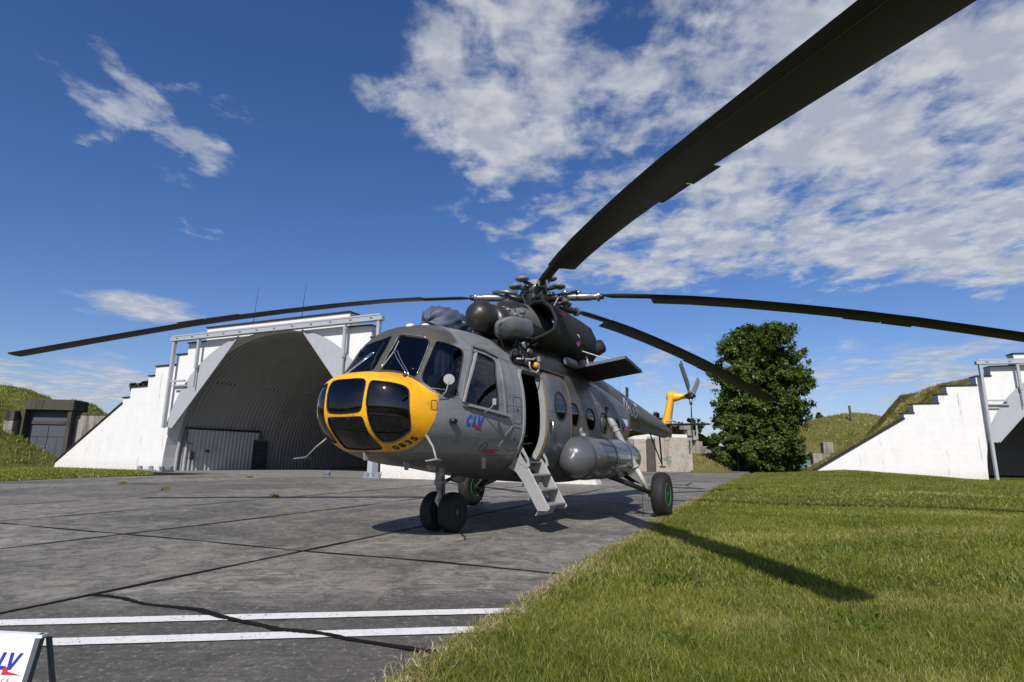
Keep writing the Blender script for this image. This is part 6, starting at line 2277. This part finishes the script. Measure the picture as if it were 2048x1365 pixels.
def wheel(parent, c, R_, w, ax_y, rim='rim'):
    prof = [(R_ * 0.52, -w * 0.42), (R_ * 0.72, -w * 0.5), (R_ * 0.90, -w * 0.46), (R_ * 0.98, -w * 0.30), (R_, -w * 0.1), (R_, w * 0.1), (R_ * 0.98, w * 0.30), (R_ * 0.90, w * 0.46), (R_ * 0.72, w * 0.5), (R_ * 0.52, w * 0.42)]
    t = MB().lathe(prof, c, (0, 1, 0), 40).build('tyre', M['rubber'], parent, smooth=True, auto=50)
    for s_ in (1, -1):
        MB().lathe([(R_ * 0.54, s_ * w * 0.40), (R_ * 0.50, s_ * w * 0.44), (R_ * 0.44, s_ * w * 0.30), (R_ * 0.22, s_ * w * 0.26), (R_ * 0.20, s_ * w * 0.40), (R_ * 0.10, s_ * w * 0.44)], c, (0, 1, 0), 28).build('rim', M[rim], t, smooth=True, auto=30)
        for k in range(8):
            a = k * math.pi / 4
            MB().box(Vector(c) + Vector((R_ * 0.33 * math.cos(a), s_ * w * 0.29, R_ * 0.33 * math.sin(a))), (0.03, 0.02, 0.03)).build('rim_bolt', M['metal'], t)
    return t


ng = MB().tube([(-1.80, 0, 1.0), (-1.80, 0, 0.80), (-1.83, 0, 0.62)], [0.075, 0.075, 0.07], 14).build('nose_leg', M['lgrey'], H, smooth=True)
MB().lathe([(0.09, -0.04), (0.095, 0), (0.09, 0.04)], (-1.81, 0, 0.74), (0, 0, 1), 16).build('leg_collar', M['lgrey'], ng, smooth=True)
MB().tube([(-1.83, 0, 0.64), (-1.86, 0, 0.50), (-1.93, 0, 0.36)], [0.06, 0.07, 0.085], 12).build('axle_fork', M['lgrey'], ng, smooth=True)
MB().tube([(-1.74, 0.05, 0.64), (-1.66, 0.05, 0.48), (-1.80, 0.05, 0.34)], [0.022, 0.03, 0.035], 8).build('torque_link', M['beige'], ng, smooth=True)
MB().tube([(-1.93, -0.2, 0.297), (-1.93, 0.2, 0.297)], 0.045, 12).build('axle', M['dkmetal'], ng)
MB().tube([(-1.82, 0, 0.72), (-2.15, 0, 0.80), (-2.6, 0, 0.92)], 0.03, 8).build('drag_strut', M['olive'], ng, smooth=True)
MB().tube([(-1.76, 0.07, 0.95), (-1.77, 0.08, 0.7), (-1.80, 0.06, 0.5)], 0.009, 6).build('brake_hose', M['black'], ng, smooth=True)
for sy in (1, -1):
    wheel(ng, (-1.93, sy * 0.165, 0.2975), 0.2975, 0.20, sy, 'rim_shaded')
for sy in (1, -1):
    top = Vector((-5.95, sy * 1.20, 2.10))
    bot = Vector((-6.16, sy * 1.98, 0.52))
    mg = MB().tube([top, top.lerp(bot, 0.10), top.lerp(bot, 0.12), top.lerp(bot, 0.20), top.lerp(bot, 0.21), top.lerp(bot, 0.72)], [0.06, 0.06, 0.075, 0.075, 0.062, 0.062], 14).build('main_leg', M['lgrey'], H, smooth=True, auto=35)
    MB().tube([top.lerp(bot, 0.72), top.lerp(bot, 1.0)], [0.048, 0.048], 12).build('oleo', M['beige'], mg, smooth=True)
    MB().lathe([(0.05, -0.03), (0.08, -0.02), (0.08, 0.02), (0.05, 0.03)], top.lerp(bot, 0.72), (bot - top), 14).build('leg_collar', M['lgrey'], mg, smooth=True)
    MB().lathe([(0.05, -0.03), (0.078, -0.02), (0.078, 0.02), (0.05, 0.03)], top.lerp(bot, 0.26), (bot - top), 14).build('leg_collar', M['lgrey'], mg, smooth=True)
    MB().box(top, (0.14, 0.10, 0.16)).build('leg_bracket', M['black'], mg, bevel=0.02)
    MB().tube([(-5.3, sy * 0.70, 0.98), (-5.8, sy * 1.45, 0.72), (-6.2, sy * 2.05, 0.46)], 0.05, 10).build('lower_arm', M['olive'], mg, smooth=True)
    MB().tube([(-6.2, sy * 1.68, 0.60), (-6.2, sy * 2.05, 0.47)], 0.06, 10).build('axle_sleeve', M['lgrey'], mg, smooth=True)
    MB().tube([(-6.9, sy * 0.75, 1.05), (-6.5, sy * 1.45, 0.74), (-6.22, sy * 2.0, 0.46)], 0.045, 10).build('lower_arm', M['olive'], mg, smooth=True)
    MB().tube([(-6.21, sy * 1.98, 0.4325), (-6.21, sy * 2.38, 0.4325)], 0.06, 12).build('axle', M['dkmetal'], mg)
    MB().tube([(-6.12, sy * 1.90, 0.5), (-6.08, sy * 1.88, 0.25), (-6.1, sy * 1.9, 0.02)], 0.006, 5).build('earth_wire', M['black'], mg)
    wheel(mg, (-6.21, sy * 2.25, 0.4325), 0.4325, 0.28, sy)

# ---- whip/air data boom under the starboard nose and grab rails
MB().tube([(-0.35, 0.50, 2.19), (-0.32, 0.56, 2.25), (-0.36, 0.62, 2.22)], 0.008, 6).build('grab_rail', M['chrome'], H, smooth=True)

# ================================================================== boarding ladder
ld = thing('boarding_ladder', 'short pale grey boarding ladder hooked into the open cabin door', 'ladder', H.matrix_world @ Vector((0, 0, 0)), 0)
ld.location = (-1.9442542, 7.36057261, 0.0)
ld.rotation_euler = H.rotation_euler
prof = [(0.90, 1.02), (1.02, 1.13), (1.10, 1.08), (1.18, 1.00), (1.30, 0.80), (1.56, 0.375), (1.53, 0.35), (1.37, 0.345), (1.10, 0.78), (1.00, 0.90), (0.86, 0.97)]
for x in (-2.40, -3.04):
    MB().prism(prof, -0.014, 0.014, lambda u, v, d, x=x: (x + d, u, v)).build('side_plate', M['lgrey'], ld, bevel=0.004)
    MB().tube([(x, 1.185, 1.0), (x, 1.305, 0.80), (x, 1.56, 0.385)], 0.012, 8).build('edge_roll', M['lgrey'], ld)
    g2 = plate_mesh([(1.02, 1.06), (1.06, 1.28), (1.10, 1.30), (1.22, 1.10), (1.24, 1.00), (1.20, 0.96)], [[(1.08, 1.20), (1.10, 1.21), (1.19, 1.08), (1.19, 1.03), (1.17, 1.03), (1.08, 1.16)]], -0.012, 0.012, lambda u, v, d, x=x: (x + (0.01 if x > -2.7 else -0.01) + d, u, v))
    g2.build('hand_hook', M['lgrey'], ld, bevel=0.003)
for k, (y, z) in enumerate(((1.19, 0.86), (1.315, 0.645), (1.44, 0.43))):
    MB().box((-2.72, y + 0.01, z), (0.60, 0.20, 0.028)).build('tread', M['lgrey'], ld, bevel=0.004)
    MB().box((-2.72, y - 0.08, z - 0.09), (0.60, 0.012, 0.16), Matrix.Rotation(-0.55, 3, 'X')).build('riser', M['lgrey'], ld)
MB().box((-2.72, 1.02, 1.05), (0.62, 0.22, 0.02)).build('sill_plate', M['mgrey'], ld)

# ================================================================== tarpaulin over the far engine intake
tp = MB()
rings = []
rnd = random.Random(9)
for i, u in enumerate(np.linspace(0, 1, 26)):
    x = -2.02 - 0.85 * u
    R_ = 0.345 * math.sqrt(max(0.0, 1 - (1 - min(1, u * 2.4)) ** 2)) * (1 - 0.10 * max(0, u - 0.5))
    ring = []
    for k in range(44):
        a = 2 * math.pi * k / 44
        f = 0.022 * math.sin(7 * a + 9 * u + 2 * math.sin(3 * a)) + 0.014 * math.sin(13 * a - 17 * u) + 0.010 * math.sin(23 * a + 31 * u)
        zz_ = math.sin(a)
        rr_ = R_ * (1 + 0.16 * max(0, -zz_)) + f * min(1, u * 5)
        ring.append((x + 0.03 * math.sin(5 * a + 3), -0.54 + rr_ * math.cos(a), 3.36 + rr_ * 1.02 * zz_))
    rings.append(ring)
tp.loft(rings, True, True)
tag(tp.build('engine_cover', M['tarp'], smooth=True), 'crumpled blue-grey tarpaulin tied over the far engine intake', 'cover')
tcov = bpy.data.objects['engine_cover']
tcov.location = (-1.9442542, 7.36057261, 0.0)
tcov.rotation_euler = HELI.rotation_euler

# ================================================================== A-frame sign
sg = thing('a_frame_sign', 'white folding sign with blue lettering and dark grey frame, cut off at the lower left', 'sign', (-1.25, 1.665, 0.0), math.radians(-6.0))
SH = 0.645
back = 0.12


def sgp(u, h, d=0.0):
    """u to the right along the board (0 = right edge), h up the board, d out of the front"""
    y = -0.12 + back * (h / SH)
    return Vector((u, y - d, h))


def sign_box(u0, u1, h0, h1, d0, d1, nm, mat):
    m = MB()
    v = [sgp(u, h, d) for d in (d0, d1) for u, h in ((u0, h0), (u1, h0), (u1, h1), (u0, h1))]
    m.add(v, [(0, 1, 2, 3), (7, 6, 5, 4), (0, 4, 5, 1), (1, 5, 6, 2), (2, 6, 7, 3), (3, 7, 4, 0)])
    return m.build(nm, mat, sg)


M['frame'] = simple('slate_grey_frame_paint', (0.075, 0.085, 0.10), 0.45, var=0.1)
brd = sign_box(-0.62, -0.016, 0.08, SH, 0.0, 0.012, 'sign_board', M['signw'])
for u in (-0.62, -0.018):
    sign_box(u + 0.004, u + 0.018, 0.0, SH + 0.004, -0.002, 0.0135, 'front_leg', M['frame'])
    m = MB()
    m.beam((u + 0.011, 0.02, SH - 0.01), (u + 0.011, 0.20, 0.0), 0.010, 0.010)
    m.build('rear_leg', M['frame'], sg)
    MB().tube([(u + 0.011, -0.13, 0.22), (u + 0.011, 0.18, 0.22)], 0.004, 5).build('spreader', M['frame'], sg)
sign_box(-0.62, 0.004, SH - 0.004, SH + 0.004, -0.004, 0.0145, 'top_rail', M['signw'])


def sign_text(txt, size, u, h, mat, shear=0.0, bold=0.0, spacing=1.0, nm='lettering', d=0.0135):
    me = text_mesh(txt, size, shear, bold, spacing)
    for v in me.vertices:
        v.co = sgp(u + v.co.x, h + v.co.y, d)
    o = bpy.data.objects.new(nm, me)
    C.objects.link(o)
    me.materials.append(mat)
    o.parent = brd
    return o


M['ink'] = simple('grey_letter_ink', (0.10, 0.11, 0.14), 0.5)
_cm = clv_me(0.040)
for _v in _cm.vertices:
    _v.co = sgp(-0.140 + _v.co.x * 1.05, 0.565 + _v.co.y, 0.0135)
_co = bpy.data.objects.new('lettering', _cm)
C.objects.link(_co)
_cm.materials.append(M['navy'])
_co.parent = brd
m = MB()
m.add([sgp(a, b, 0.0142) for a, b in ((-0.081, 0.554), (-0.076, 0.576), (-0.064, 0.562), (-0.022, 0.555))], [(0, 1, 2, 3)])
m.build('red_swoosh', M['red'], brd)
sign_text('PARDUBICE', 0.016, -0.165, 0.535, M['ink'], 0.0, 0.0, 1.45)
m = MB()
m.add([sgp(a, b, 0.0138) for a, b in ((-0.58, 0.507), (-0.022, 0.507), (-0.022, 0.511), (-0.58, 0.511))], [(0, 1, 2, 3)])
m.build('red_rule', M['red'], brd)
sign_text('Z\u00e1kladn\u00ed a', 0.026, -0.175, 0.470, M['ink'])

# ================================================================== weeds in the slab joints
weed_spots = [((-14.0, 21.2), 'small green weed in an apron joint, leftmost of the four weeds'), ((-6.2, 15.5), 'weed tuft growing at the thin rotor blade shadow, rightmost of the four'), ((-12.3, 27.6), 'tiny weed farthest back on the apron, nearest the arch'), ((-10.6, 18.1), 'small weed in an apron joint, second from the left')]
for k, ((x, y), lb) in enumerate(weed_spots):
    r_ = np.random.default_rng(80 + k)
    n_ = 60
    pts = np.stack([r_.normal(0, 0.09, n_), r_.normal(0, 0.05, n_), np.zeros(n_)], 1)
    o = blades('weed', pts, 0.13, 0.02, 0.9, 90 + k, M['grass'])
    o.location = (x, y, 0.0)
    tag(o, lb, 'weed', 'weeds in the apron joints')
